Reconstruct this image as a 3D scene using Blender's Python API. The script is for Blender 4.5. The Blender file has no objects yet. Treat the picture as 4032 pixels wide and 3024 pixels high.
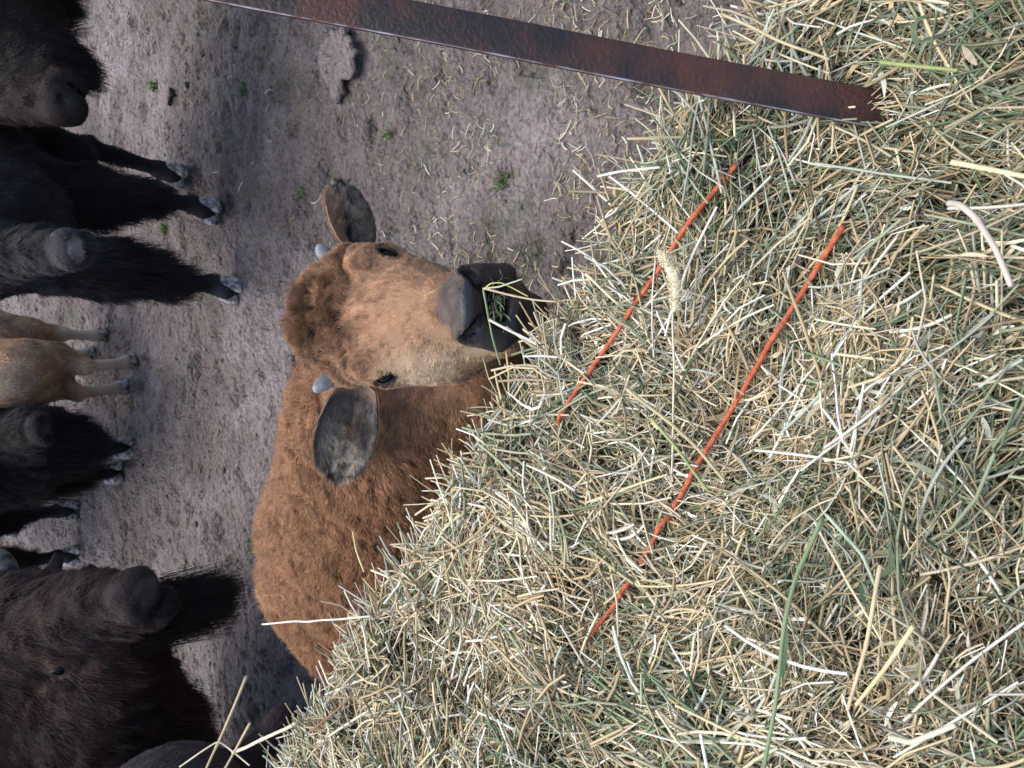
import bpy, math
import numpy as np
from mathutils import Matrix, Vector
rng = np.random.default_rng(7)
# ------------------------------------------------------------------ camera, world, sun
sc = bpy.context.scene
H, PITCH, FPX = 1.70, math.radians(47), 800.0
cp, sp = math.cos(PITCH), math.sin(PITCH)
Rv = np.array([1, 0, 0.]); Uv = np.array([0, sp, cp]); Fv = np.array([0, cp, -sp])
CAM = np.array([0, 0, H])
cam = bpy.data.cameras.new('camera'); co = bpy.data.objects.new('camera', cam)
sc.collection.objects.link(co); sc.camera = co
cam.sensor_width = 36; cam.lens = FPX / 1024 * 36; cam.clip_start = 0.02; cam.clip_end = 2000
X, Y, Z = -Uv, Rv, -Fv          # phone held on its side: picture right = world down
co.matrix_world = Matrix([[X[0], Y[0], Z[0], 0], [X[1], Y[1], Z[1], 0], [X[2], Y[2], Z[2], H], [0, 0, 0, 1]])
cam.dof.use_dof = True; cam.dof.focus_distance = 1.0; cam.dof.aperture_fstop = 20.0

w = bpy.data.worlds.new('World'); sc.world = w; w.use_nodes = True
nt = w.node_tree; bg = nt.nodes['Background']; sky = nt.nodes.new('ShaderNodeTexSky')
sky.sky_type = 'NISHITA'; sky.sun_disc = False
SE, SR = math.radians(70), math.radians(-25)
sky.sun_elevation = SE; sky.sun_rotation = SR; sky.air_density = 1.0; sky.dust_density = 3.0; sky.ozone_density = 1.0
nt.links.new(sky.outputs[0], bg.inputs[0]); bg.inputs[1].default_value = 0.12
sl = bpy.data.lights.new('sun', 'SUN'); so = bpy.data.objects.new('sun', sl); sc.collection.objects.link(so)
sl.energy = 1.1; sl.angle = math.radians(65); sl.color = (1, .945, .88)
# sun direction matching sky (rotation measured clockwise from +Y)
sd = Vector((math.sin(SR) * math.cos(SE), math.cos(SR) * math.cos(SE), math.sin(SE)))
so.rotation_euler = sd.to_track_quat('Z', 'Y').to_euler()
sc.view_settings.view_transform = 'Standard'; sc.view_settings.look = 'None'
sc.view_settings.exposure = 1.22; sc.view_settings.gamma = 1; sc.view_settings.use_curve_mapping = False

# ------------------------------------------------------------------ helpers
def at(u, v, t):
    """point at depth t on the ray through upright pixel (u right, v down)"""
    return CAM + t * (Fv + (u - 384) / FPX * Rv + (512 - v) / FPX * Uv)
def gat(u, v, z=0.0):
    d = Fv + (u - 384) / FPX * Rv + (512 - v) / FPX * Uv
    return CAM + d * ((z - H) / d[2])
def proj(P):
    Q = P - CAM; t = Q @ Fv
    return 384 + FPX * (Q @ Rv) / t, 512 - FPX * (Q @ Uv) / t, t
TAB = rng.random((64, 64, 64)).astype(np.float32)
def noise(P, s, seed=0):
    P = np.asarray(P) / s + seed * 17.31 + 1000.0
    I = np.floor(P).astype(np.int64); f = P - I; f = f * f * (3 - 2 * f)
    r = 0
    for dx in (0, 1):
        for dy in (0, 1):
            for dz in (0, 1):
                wgt = (f[:, 0] if dx else 1 - f[:, 0]) * (f[:, 1] if dy else 1 - f[:, 1]) * (f[:, 2] if dz else 1 - f[:, 2])
                r = r + wgt * TAB[(I[:, 0] + dx) & 63, (I[:, 1] + dy) & 63, (I[:, 2] + dz) & 63]
    return r * 2 - 1
def fbm(P, s, o=4, seed=0):
    return sum(noise(P, s / 2 ** k, seed + k) * .5 ** k for k in range(o))
def n3(P, s, seed=0):
    return np.stack([noise(P, s, seed), noise(P, s, seed + 5), noise(P, s, seed + 9)], 1)
def unit(a):
    return a / np.maximum(np.linalg.norm(a, axis=-1, keepdims=True), 1e-9)
def sst(a, b, x):
    t = np.clip((x - a) / (b - a), 0, 1); return t * t * (3 - 2 * t)
def mixc(a, b, m):
    return a * (1 - m[:, None]) + np.asarray(b) * m[:, None]
def gs(P, c, r):
    return np.exp(-((P - c) ** 2).sum(1) / (r * r))
def mesh(name, V, Fc, mat, parent=None, col=None, smooth=True, extra=None):
    V = np.asarray(V, np.float32); me = bpy.data.meshes.new(name)
    if isinstance(Fc, np.ndarray):
        n, k = Fc.shape
        me.vertices.add(len(V)); me.loops.add(n * k); me.polygons.add(n)
        me.vertices.foreach_set('co', V.ravel())
        me.loops.foreach_set('vertex_index', Fc.astype(np.int32).ravel())
        me.polygons.foreach_set('loop_start', np.arange(0, n * k, k, dtype=np.int32))
        me.update(calc_edges=True)
    else:
        me.from_pydata([tuple(map(float, v)) for v in V], [], Fc)
    me.polygons.foreach_set('use_smooth', [smooth] * len(me.polygons))
    if col is not None:
        a = me.attributes.new('Col', 'FLOAT_COLOR', 'POINT')
        a.data.foreach_set('color', np.concatenate([col, np.ones((len(col), 1))], 1).astype(np.float32).ravel())
    if extra is not None:
        a = me.attributes.new('gloss', 'FLOAT', 'POINT'); a.data.foreach_set('value', extra.astype(np.float32))
    me.materials.append(mat)
    o = bpy.data.objects.new(name, me); sc.collection.objects.link(o)
    if parent is not None: attach(o, parent)
    return o
def attach(o, parent):
    o.parent = parent
    if parent.parent is None:
        o.location = -parent.location
def tag(o, label=None, cat=None, group=None, kind=None):
    if label: o['label'] = label
    if cat: o['category'] = cat
    if group: o['group'] = group
    if kind: o['kind'] = kind
    return o
def empty(name, loc, label, cat, group=None):
    o = bpy.data.objects.new(name, None); o.location = [float(c) for c in loc]; o.empty_display_size = .1
    sc.collection.objects.link(o); return tag(o, label, cat, group)
def material(name, base=None, rough=.6, spec=.3, attr=False, bump=None, noisec=None, sheen=0, coat=0):
    m = bpy.data.materials.new(name); m.use_nodes = True; n = m.node_tree; b = n.nodes['Principled BSDF']
    b.inputs['Roughness'].default_value = rough; b.inputs['Specular IOR Level'].default_value = spec
    b.inputs['Coat Weight'].default_value = coat; b.inputs['Coat Roughness'].default_value = .15
    src = None
    if attr:
        a = n.nodes.new('ShaderNodeAttribute'); a.attribute_name = 'Col'; src = a.outputs['Color']
    elif base: b.inputs['Base Color'].default_value = (*base, 1)
    tc = n.nodes.new('ShaderNodeTexCoord')
    if noisec:
        sc_, c1, c2, mid = noisec
        nz = n.nodes.new('ShaderNodeTexNoise'); nz.inputs['Scale'].default_value = sc_; nz.inputs['Detail'].default_value = 6
        n.links.new(tc.outputs['Object'], nz.inputs['Vector'])
        rp = n.nodes.new('ShaderNodeValToRGB'); rp.color_ramp.elements[0].color = (*c1, 1); rp.color_ramp.elements[1].color = (*c2, 1)
        rp.color_ramp.elements[0].position = mid - .12; rp.color_ramp.elements[1].position = mid + .12
        n.links.new(nz.outputs[0], rp.inputs[0])
        if src is None: src = rp.outputs[0]
        else:
            mx = n.nodes.new('ShaderNodeMix'); mx.data_type = 'RGBA'; mx.blend_type = 'MULTIPLY'; mx.inputs[0].default_value = 1
            n.links.new(src, mx.inputs[6]); n.links.new(rp.outputs[0], mx.inputs[7]); src = mx.outputs[2]
    if src is not None: n.links.new(src, b.inputs['Base Color'])
    if bump:
        bs, bd = bump
        nb = n.nodes.new('ShaderNodeTexNoise'); nb.inputs['Scale'].default_value = bs; nb.inputs['Detail'].default_value = 8
        n.links.new(tc.outputs['Object'], nb.inputs['Vector'])
        bp = n.nodes.new('ShaderNodeBump'); bp.inputs['Distance'].default_value = bd; bp.inputs['Strength'].default_value = 1
        n.links.new(nb.outputs[0], bp.inputs['Height']); n.links.new(bp.outputs[0], b.inputs['Normal'])
    return m
def mat_gloss(name):
    m = material(name, attr=True, bump=(180, .0012), spec=.4); n = m.node_tree; b = n.nodes['Principled BSDF']
    a = n.nodes.new('ShaderNodeAttribute'); a.attribute_name = 'gloss'
    mr = n.nodes.new('ShaderNodeMapRange'); mr.inputs['To Min'].default_value = .85; mr.inputs['To Max'].default_value = .28
    n.links.new(a.outputs['Fac'], mr.inputs['Value']); n.links.new(mr.outputs[0], b.inputs['Roughness'])
    return m

# ------------------------------------------------------------------ implicit bodies
class Field:
    def __init__(s, lo, hi, h):
        s.h = h; s.lo = np.array(lo, float); s.n = np.ceil((np.array(hi) - s.lo) / h).astype(int) + 1
        s.F = np.full(s.n, 1.0, np.float32)
    def box(s, lo, hi):
        a = np.clip(((lo - s.lo) / s.h).astype(int), 0, s.n); b = np.clip(((hi - s.lo) / s.h).astype(int) + 2, 0, s.n)
        sl_ = tuple(slice(x, y) for x, y in zip(a, b))
        g = np.meshgrid(*[(np.arange(x, y) * s.h + l).astype(np.float32) for x, y, l in zip(a, b, s.lo)], indexing='ij', sparse=True)
        return sl_, g
    def put(s, d, sl_, k, sub):
        A = s.F[sl_]
        if A.size == 0: return
        if sub: d = -d; hh = np.maximum(k - np.abs(A - d), 0) / k; s.F[sl_] = np.maximum(A, d) + hh * hh * k / 4
        else: hh = np.maximum(k - np.abs(A - d), 0) / k; s.F[sl_] = np.minimum(A, d) - hh * hh * k / 4
    def cone(s, a, b, ra, rb, k=.03, sub=False):
        a = np.asarray(a, float); b = np.asarray(b, float); r = max(ra, rb) + .05 + k
        sl_, g = s.box(np.minimum(a, b) - r, np.maximum(a, b) + r)
        ab = b - a; L = max(ab @ ab, 1e-9)
        t = np.clip(sum((g[i] - a[i]) * ab[i] for i in range(3)) / L, 0, 1)
        d = np.sqrt(sum((g[i] - a[i] - t * ab[i]) ** 2 for i in range(3))) - (ra + (rb - ra) * t)
        s.put(d.astype(np.float32), sl_, k, sub)
    def ball(s, c, r, k=.03, sub=False): s.cone(c, c, r, r, k, sub)
    def ell(s, c, axes, radii, k=.03, sub=False):
        c = np.asarray(c, float); r = max(radii) + .05 + k
        sl_, g = s.box(c - r, c + r); q = 0
        for ax, rr in zip(axes, radii):
            q = q + (sum((g[i] - c[i]) * ax[i] for i in range(3)) / rr) ** 2
        q = np.sqrt(q); d = (q - 1) * min(radii) if max(radii) < 1.3 * min(radii) else (q - 1) * (np.prod(radii) ** (1 / 3) * .5 + min(radii) * .5)
        s.put(d.astype(np.float32), sl_, k, sub)
    def hit(s, u, v, t0=.7, t1=4):
        d = at(u, v, 1.0) - CAM; t = np.arange(t0, t1, s.h / 3); P = CAM + t[:, None] * d
        I = ((P - s.lo) / s.h + .5).astype(int); ok = ((I >= 0) & (I < s.n)).all(1)
        I = np.clip(I, 0, s.n - 1); ins = ok & (s.F[I[:, 0], I[:, 1], I[:, 2]] < 0)
        return P[np.argmax(ins)] if ins.any() else None
    def nets(s):
        F = s.F; S = F < 0; n = np.array(F.shape) - 1
        def c(a, o): return a[o[0]:o[0] + n[0], o[1]:o[1] + n[1], o[2]:o[2] + n[2]]
        cnt = sum(c(S, (i, j, k)).astype(np.int8) for i in (0, 1) for j in (0, 1) for k in (0, 1))
        act = (cnt > 0) & (cnt < 8); I = np.argwhere(act); num = np.full(act.shape, -1, np.int64); num[act] = np.arange(len(I))
        pos = np.zeros((len(I), 3)); w_ = np.zeros(len(I))
        for ax in range(3):
            for p in (0, 1):
                for q in (0, 1):
                    o = [p, q]; o.insert(ax, 0); o = np.array(o); o2 = o.copy(); o2[ax] = 1
                    A = F[tuple((I + o).T)]; B = F[tuple((I + o2).T)]; m = (A < 0) != (B < 0)
                    t = np.where(m, A / np.where(m, A - B, 1), 0)
                    pt = np.tile(o.astype(float), (len(I), 1)); pt[:, ax] = t
                    pos += pt * m[:, None]; w_ += m
        V = s.lo + (I + pos / w_[:, None]) * s.h
        Q = []
        for ax in range(3):
            sa = [slice(None)] * 3; sb = [slice(None)] * 3; sa[ax] = slice(0, -1); sb[ax] = slice(1, None)
            A = S[tuple(sa)]; B = S[tuple(sb)]
            e1, e2_ = (ax + 1) % 3, (ax + 2) % 3
            for out, M in ((True, A & ~B), (False, ~A & B)):
                J = np.argwhere(M); J = J[(J[:, e1] > 0) & (J[:, e2_] > 0) & (J[:, e1] < F.shape[e1] - 1) & (J[:, e2_] < F.shape[e2_] - 1)]
                d1 = np.zeros(3, int); d1[e1] = 1; d2 = np.zeros(3, int); d2[e2_] = 1
                q = np.stack([num[tuple((J - d1 - d2).T)], num[tuple((J - d2).T)], num[tuple(J.T)], num[tuple((J - d1).T)]], 1)
                Q.append(q if out else q[:, ::-1])
        Q = np.concatenate(Q); Q = Q[(Q >= 0).all(1)]
        return V, Q
def vnormals(V, Q):
    n = np.cross(V[Q[:, 2]] - V[Q[:, 0]], V[Q[:, 3]] - V[Q[:, 1]])
    N = np.zeros_like(V)
    for c in range(4):
        for k in range(3): N[:, k] += np.bincount(Q[:, c], n[:, k], len(V))
    return unit(N), n
def sample(V, Q, N, n, dens):
    fn = np.cross(V[Q[:, 2]] - V[Q[:, 0]], V[Q[:, 3]] - V[Q[:, 1]]); area = np.linalg.norm(fn, axis=1) / 2
    C = V[Q].mean(1); wt = area * dens(C, unit(fn)); wt /= wt.sum()
    i = rng.choice(len(Q), n, p=wt); a = rng.random((n, 1)); b = rng.random((n, 1)); q = Q[i]
    W = [(1 - a) * (1 - b), a * (1 - b), a * b, (1 - a) * b]
    return sum(W[k] * V[q[:, k]] for k in range(4)), unit(sum(W[k] * N[q[:, k]] for k in range(4)))
def hair(name, P, N, L, D, lift, col, width, mat, parent, K=5, droop=0., curl=.15, curls=.02, wave=0., minup=.22):
    """strands: comb direction D, lift off the skin, droop to the ground, tufts by coherent noise"""
    n = len(P); L = np.broadcast_to(L, n)[:, None]; lift = np.broadcast_to(lift, n)[:, None]; droop = np.broadcast_to(droop, n)[:, None]
    T = unit(D - N * (D * N).sum(1, keepdims=True) + 1e-5)
    c1 = n3(P, curls, 3) * np.broadcast_to(curl, n)[:, None] * 2; jit = rng.normal(0, .10, (n, 3))
    d0 = unit(N * lift + T * (1 - lift) + c1 + jit)
    pts = np.zeros((n, K, 3)); p = P - N * .001; pts[:, 0] = p
    ph = noise(P, curls * 1.3, 21) * 6 + rng.normal(0, .6, n); B = np.cross(N, T)
    for k in range(1, K):
        s = k / (K - 1)
        d = unit(d0 + T * (s * .5) + np.array([0, 0, -1.]) * droop * s * 1.6 + n3(P, curls, 30) * np.broadcast_to(curl, n)[:, None] * s * 1.5 + rng.normal(0, .05, (n, 3)))
        if minup: d = d + N * np.maximum(0, minup * (1 - s * .6) - (d * N).sum(1, keepdims=True))
        wv = (B * np.sin(ph + s * 9)[:, None] + N * np.cos(ph + s * 9)[:, None]) * wave
        p = p + (d + wv) * L / (K - 1); pts[:, k] = p
    pts[:, :, 2] = np.maximum(pts[:, :, 2], .003)
    hc = bpy.data.hair_curves.new(name); hc.add_curves([K] * n)
    hc.attributes['position'].data.foreach_set('vector', pts.astype(np.float32).ravel()) if 'position' in hc.attributes else hc.position_data.foreach_set('vector', pts.astype(np.float32).ravel())
    r = hc.attributes.get('radius') or hc.attributes.new('radius', 'FLOAT', 'POINT')
    tp = np.array([1.0, 1.0, .85, .6, .2])[:K] if K == 5 else np.linspace(1, .15, K) ** .7
    wd = np.broadcast_to(width, n)[:, None] * tp[None, :] * .5
    r.data.foreach_set('value', wd.astype(np.float32).ravel())
    a = hc.attributes.new('Col', 'FLOAT_COLOR', 'CURVE')
    a.data.foreach_set('color', np.concatenate([col, np.ones((n, 1))], 1).astype(np.float32).ravel())
    hc.materials.append(mat); o = bpy.data.objects.new(name, hc); sc.collection.objects.link(o); attach(o, parent); return o
def tube(path, radii, sides=8, cap=True):
    path = np.asarray(path, float); n = len(path); T = unit(np.gradient(path, axis=0)); up = np.array([.3, .2, .93])
    A = unit(np.cross(T, up)); B = np.cross(T, A); th = np.arange(sides) / sides * 2 * np.pi
    V = (path[:, None] + np.asarray(radii, float).reshape(-1, 1, 1) * (A[:, None] * np.cos(th)[None, :, None] + B[:, None] * np.sin(th)[None, :, None])).reshape(-1, 3)
    F = [(i * sides + j, i * sides + (j + 1) % sides, (i + 1) * sides + (j + 1) % sides, (i + 1) * sides + j) for i in range(n - 1) for j in range(sides)]
    if cap: F += [tuple(range(sides))[::-1], tuple((n - 1) * sides + j for j in range(sides))]
    return V, F
def sphere(c, r, n=16, ax=None):
    V = []; F = []
    for i in range(n + 1):
        for j in range(2 * n):
            a = math.pi * i / n; b = math.pi * j / n
            V.append((math.sin(a) * math.cos(b), math.sin(a) * math.sin(b), math.cos(a)))
    V = np.array(V) * np.asarray(r)
    if ax is not None: V = V @ np.asarray(ax)
    F = [(i * 2 * n + j, (i + 1) * 2 * n + j, (i + 1) * 2 * n + (j + 1) % (2 * n), i * 2 * n + (j + 1) % (2 * n)) for i in range(n) for j in range(2 * n)]
    return V + c, F

# ------------------------------------------------------------------ materials
M = {}
M['fur'] = material('fur', attr=True, rough=.55, spec=.25)
M['black_fur'] = material('black_fur', attr=True, rough=.45, spec=.28)
M['skin'] = mat_gloss('skin')
M['eye'] = material('eye', (.004, .004, .005), rough=.05, spec=.14)
M['lid'] = material('lid', (.010, .008, .008), rough=.5, bump=(300, .0008))
M['horn'] = material('horn', rough=.55, noisec=(60, (.14, .155, .165), (.27, .285, .30), .5), bump=(150, .0008))
M['dark_horn'] = material('dark_horn', rough=.5, noisec=(25, (.02, .02, .022), (.13, .12, .12), .5), bump=(60, .003))
M['hoof'] = material('hoof', rough=.5, noisec=(45, (.09, .08, .08), (.52, .50, .50), .52), bump=(90, .002))
M['straw'] = material('straw', attr=True, rough=.5, spec=.35, bump=(400, .0006))
M['twine'] = material('twine', rough=.55, noisec=(120, (.44, .095, .040), (.60, .17, .08), .5), bump=(500, .002))
M['core'] = material('core', rough=.9, noisec=(40, (.03, .028, .015), (.13, .11, .06), .5), bump=(60, .02))  # dark colour paints in the deep shade between the stalks

# ------------------------------------------------------------------ ground
def axis(lo, hi, h, far):
    a = list(np.arange(lo, hi, h)); s = h; x = a[-1]
    while x < far: s *= 1.25; x += s; a.append(x)
    s = h; x = a[0]; pre = []
    while x > -far: s *= 1.25; x -= s; pre.append(x)
    return np.array(pre[::-1] + a)
gx = axis(-2.9, 3.3, .0120, 400); gy = axis(1.0, 6.9, .0120, 400)
GX, GY = np.meshgrid(gx, gy, indexing='ij'); GP = np.stack([GX.ravel(), GY.ravel(), np.zeros(GX.size)], 1)
def gheight(P):
    P = P * np.array([1, 1, 0]); 
    W = P + n3(P, .25, 60) * .05
    h = fbm(W, 1.1, 2, 1) * .018 + fbm(W * np.array([.8, 1, 1]), .22, 2, 7) * .013
    f1 = fbm(W, .075, 3, 12); h += f1 * .0085
    p = noise(W * np.array([.75, 1, 1]), .055, 31); h -= sst(.30, .58, p) * .021            # pits from hooves
    p2 = noise(W, .028, 33); h -= sst(.38, .62, p2) * .013; h += noise(W * np.array([.7, 1, 1]), .035, 35) * .006
    h += np.clip(noise(W, .12, 40) - .3, 0, 1) * .02
    return h
gh = gheight(GP); fade = sst(25, 8, np.hypot(GX, GY).ravel()); GP[:, 2] = gh * fade - .01
# hollows the photo shows (long hoof scrapes)
for (u, v, rx, ry, dp) in ((584, 190, .10, .05, .05), (392, 190, .13, .035, .07), (235, 215, .10, .03, .05), (407, 290, .05, .03, .03), (225, 120, .12, .03, .04), (600, 320, .08, .03, .04), (150, 290, .12, .04, .05), (640, 365, .06, .025, .05)):
    c = gat(u, v); GP[:, 2] -= 1.6 * dp * np.exp(-((GP[:, 0] - c[0]) / rx) ** 2 - ((GP[:, 1] - c[1]) / ry) ** 2) * (.7 + .5 * noise(GP, .04, 3))
nx, ny = len(gx), len(gy); ii = (np.arange(nx - 1)[:, None] * ny + np.arange(ny - 1)[None]).ravel()
GQ = np.stack([ii, ii + ny, ii + ny + 1, ii + 1], 1)
base = np.array([.192, .160, .150]); c = np.tile(base, (len(GP), 1))
c = mixc(c, (.285, .245, .24), sst(-.2, .9, fbm(GP, .5, 3, 80))); c = mixc(c, (.12, .098, .09), sst(.1, .9, fbm(GP, .35, 3, 90)) * .7)
c = mixc(c, (.12, .13, .085), sst(.35, .9, fbm(GP, .16, 3, 95)) * .45)
c *= (1 + .22 * fbm(GP * [.6, 1, 1], .03, 3, 99))[:, None]
gm = material('mud', attr=True, rough=.75, spec=.3, bump=(48, .045), noisec=(70, (.62, .60, .59), (1.0, 1.0, 1.0), .46))
mesh('ground', GP, GQ, gm, col=c)['kind'] = 'structure'
gobj = bpy.data.objects['ground']

# ------------------------------------------------------------------ hay surface
E1 = np.array([-.77, .64, 0]); E1 = unit(E1); E2 = np.array([E1[1], -E1[0], 0])     # along the bale / across, away from us
TW = [(gat(606, 731, .96), gat(250, 492, .96)), (gat(545, 836, .98), gat(112, 570, .98))]
def haysurf(a, q):
    """a along the bale; q across: <0 on top (distance back from the lip), >0 down the far side"""
    a = np.asarray(a, float); q = np.asarray(q, float); Z0 = np.zeros_like(a)
    e0 = .535 + .022 * noise(np.stack([a, Z0, Z0], 1), .22, 4) + .018 * noise(np.stack([a, Z0, Z0], 1), .06, 6) + .02 * sst(.1, 1.3, a)
    r = .05; arc = r * math.pi / 2; th = np.clip(q / arc, 0, 1) * math.pi / 2
    s = np.where(q < 0, e0 - r + q, e0 - r + r * np.sin(th)); z = np.where(q < 0, .95, np.where(q < arc, .95 - r + r * np.cos(th), .95 - r - (q - arc)))
    N = np.where((q < 0)[:, None], np.array([0, 0, 1.]), E2 * np.sin(th)[:, None] + np.array([0, 0, 1.]) * np.cos(th)[:, None])
    P = a[:, None] * E1 + s[:, None] * E2; P[:, 2] = z
    top = sst(.08, -.08, q); pits = np.ones(len(P))
    P[:, 2] += top * (.07 * sst(.30, -.1, s) + .03 * noise(P * [1, 1, 0], .17, 8) + .020 * noise(P * [1, 1, 0], .06, 9) - .045 * gs(P * [1, 1, 0], gat(625, 860, .95) * [1, 1, 0], .09))
    for (pa, pb) in TW:                                                   # the taut twines press a groove into the bale
        ab = (pb - pa)[:2]; tt = np.clip(((P[:, :2] - pa[:2]) @ ab) / (ab @ ab), -.02, 1.02); dd = np.linalg.norm(P[:, :2] - pa[:2] - tt[:, None] * ab, axis=1)
        wt = np.exp(-(dd / .016) ** 2); pit = 1 - .85 * np.exp(-(dd / .05) ** 2)
        P[:, 2] -= .009 * wt; pits = pits * pit
    P += N * (.012 * noise(P, .06, 15) - .048 * pits * sst(.38, .80, noise(P, .085, 77) + .4 * noise(P, .035, 78)) + .012 * fbm(P, .10, 2, 79))[:, None]
    return P, N
aa, qq = np.meshgrid(np.arange(-1.2, 1.78, .02), np.concatenate([np.arange(-1.6, 0, .02), np.arange(0, .08, .01), np.linspace(.09, 1.0, 30)]), indexing='ij')
P, N = haysurf(aa.ravel(), qq.ravel()); P -= N * .022
n1, n2 = aa.shape; ii = (np.arange(n1 - 1)[:, None] * n2 + np.arange(n2 - 1)[None]).ravel()
bale = empty('hay_bale', (E1 * .6 + E2 * .3), 'big green and tan hay bale tied with orange twine in the foreground', 'hay bale')
mesh('packed_hay', P, np.stack([ii, ii + 1, ii + n2 + 1, ii + n2], 1)[:, ::-1], M['core'], bale)

PAL = np.array([[.56, .45, .26], [.72, .62, .42], [.40, .31, .17], [.82, .77, .64], [.28, .31, .19], [.13, .19, .10], [.42, .45, .36], [.18, .13, .08], [.45, .44, .24]])
def strawmesh(C, D, S, Nn, L, R, bend, K, sides, col, kink=.15):
    """many bent stalks (sides>=3: tubes, sides==2: flat blades) in one vertex soup"""
    n = len(C); s = np.linspace(-.5, .5, K)
    W = rng.normal(0, kink, (n, 3)).cumsum(1)[:, :1] * 0
    off = (bend[:, None] * (s[None] ** 2 - .08)) ; off2 = rng.normal(0, 1, (n, 1)) * kink * np.abs(s)[None] * .5 + rng.normal(0, kink * .12, (n, K))
    path = C[:, None] + D[:, None] * (L[:, None] * s)[:, :, None] + S[:, None] * (off * L[:, None])[:, :, None] + Nn[:, None] * (off2 * L[:, None])[:, :, None]
    T = unit(np.gradient(path, axis=1)); A = unit(np.cross(T, Nn[:, None])); B = np.cross(T, A)
    tp = .75 + .25 * np.cos(s * 2.2); RR = R[:, None] * tp
    if sides == 2:
        tw = rng.normal(0, 1.0, (n, 1)) + rng.normal(0, 1.2, (n, 1)) * s[None]
        RR = R[:, None] * np.sqrt(np.clip(1.02 - (2 * s) ** 2, .04, 1))
        X_ = A * np.cos(tw)[:, :, None] + B * np.sin(tw)[:, :, None]
        V = np.stack([path - X_ * RR[:, :, None], path + X_ * RR[:, :, None]], 2)
        b = (np.arange(n)[:, None] * K + np.arange(K - 1)[None]).ravel() * 2
        Q = np.stack([b, b + 1, b + 3, b + 2], 1); m = 2
    else:
        th = np.arange(sides) / sides * 2 * np.pi + rng.random((n, 1)) * 6
        V = path[:, :, None] + RR[:, :, None, None] * (A[:, :, None] * np.cos(th)[:, None, :, None] + B[:, :, None] * np.sin(th)[:, None, :, None])
        base_ = (np.arange(n)[:, None] * K + np.arange(K - 1)[None]).ravel() * sides; Q = []
        for j in range(sides): Q.append(np.stack([base_ + j, base_ + (j + 1) % sides, base_ + sides + (j + 1) % sides, base_ + sides + j], 1))
        Q = np.concatenate(Q); m = sides
    cc = np.repeat(col[:, None], K, 1) * (1 + rng.normal(0, .05, (n, K, 1)))
    cc = np.repeat(cc[:, :, None], m, 2).reshape(-1, 3)
    return V.reshape(-1, 3), Q, np.clip(cc, 0.01, .85)
def join(parts):
    V = []; Q = []; C = []; o = 0
    for v, q, c_ in parts: V.append(v); Q.append(q + o); C.append(c_); o += len(v)
    return np.concatenate(V), np.concatenate(Q), np.concatenate(C)
def haypoints(n, amin, amax, qmin, qmax, margin=90):
    if amin < 0: w0 = (amax - amin) * (qmax - qmin); amin -= .3; qmin -= .3; n = int(n * (amax - amin) * (qmax - qmin) / w0)
    a = rng.uniform(amin, amax, n); q = rng.uniform(qmin, qmax, n); P, N = haysurf(a, q)
    u, v, t = proj(P); inn = (u > -margin) & (u < 768 + margin) & (v > 0) & (v < 1024 + margin) & (t > .1)
    wide = (u > -480) & (u < 1250) & (v > 0) & (v < 1500) & (t > .1) & (rng.random(n) < .28); ok = inn | wide
    return a[ok], q[ok], P[ok], N[ok]
def haycol(P, n, tuft=.11):
    g = fbm(P, tuft, 2, 50) + .45 * sst(.42, .15, P @ E2) + .4 * sst(.35, .0, P @ E1)                 # green leafy clumps against pale stalks
    pr = np.array([.24, .25, .10, .17, .07, .04, .06, .03, .04])
    i = rng.choice(9, n, p=pr / pr.sum()); gi = rng.choice([4, 5, 6, 4, 2], n); use = rng.random(n) < sst(.05, .8, g) * .55
    i = np.where(use, gi, i); return PAL[i] * rng.uniform(.55, 1.18, (n, 1)) * (1 + .12 * noise(P, .13, 53))[:, None]
def hayset(n, Lr, Rr, depth, K, sides, up=.0, tilt=.16, amin=-.35, amax=1.65, qmin=-.85, qmax=.22, coh=.6, kink=.15, gcol=None, bendr=.5):
    a, q, P, N = haypoints(n, amin, amax, qmin, qmax); n = len(a)
    main = unit(E1 * .8 + E2 * .35); ang = (noise(P, .15, 70) * 2.0 + noise(P, .05, 72) * .8) * coh + rng.normal(0, .55, n) ; rnd = rng.random(n) < .36; ang = np.where(rnd, rng.uniform(0, 6.3, n), ang)
    T1 = unit(main - N * (N @ main)[:, None]); T2 = np.cross(N, T1)
    D = unit(T1 * np.cos(ang)[:, None] + T2 * np.sin(ang)[:, None] + N * rng.normal(0, tilt, (n, 1)))
    S = np.cross(N, D); L = rng.uniform(*Lr, n) * rng.uniform(.6, 1, n); R = rng.uniform(*Rr, n)
    C = P + N * (up + rng.uniform(-depth, .004, n))[:, None]
    col = haycol(P, n) if gcol is None else gcol(n)
    # pieces keep the same colours at every depth
    return strawmesh(C, D, unit(S), N, L, R, rng.normal(0, bendr, n), K, sides, col, kink)
parts = [hayset(52000, (.02, .10), (.0004, .0010), .024, 4, 3, up=.003),
         hayset(13000, (.05, .16), (.0009, .0018), .020, 5, 3, up=.006),
         hayset(46000, (.010, .045), (.0006, .0019), .024, 4, 2, up=.003, tilt=.45, kink=.4, bendr=1.0),
         hayset(60000, (.005, .020), (.0003, .0008), .020, 3, 2, up=.005, tilt=.6, kink=.5)]
V, Q, C_ = join(parts)
tag(mesh('hay_stalks', V, Q, M['straw'], bale, col=C_), kind='stuff')
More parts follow.
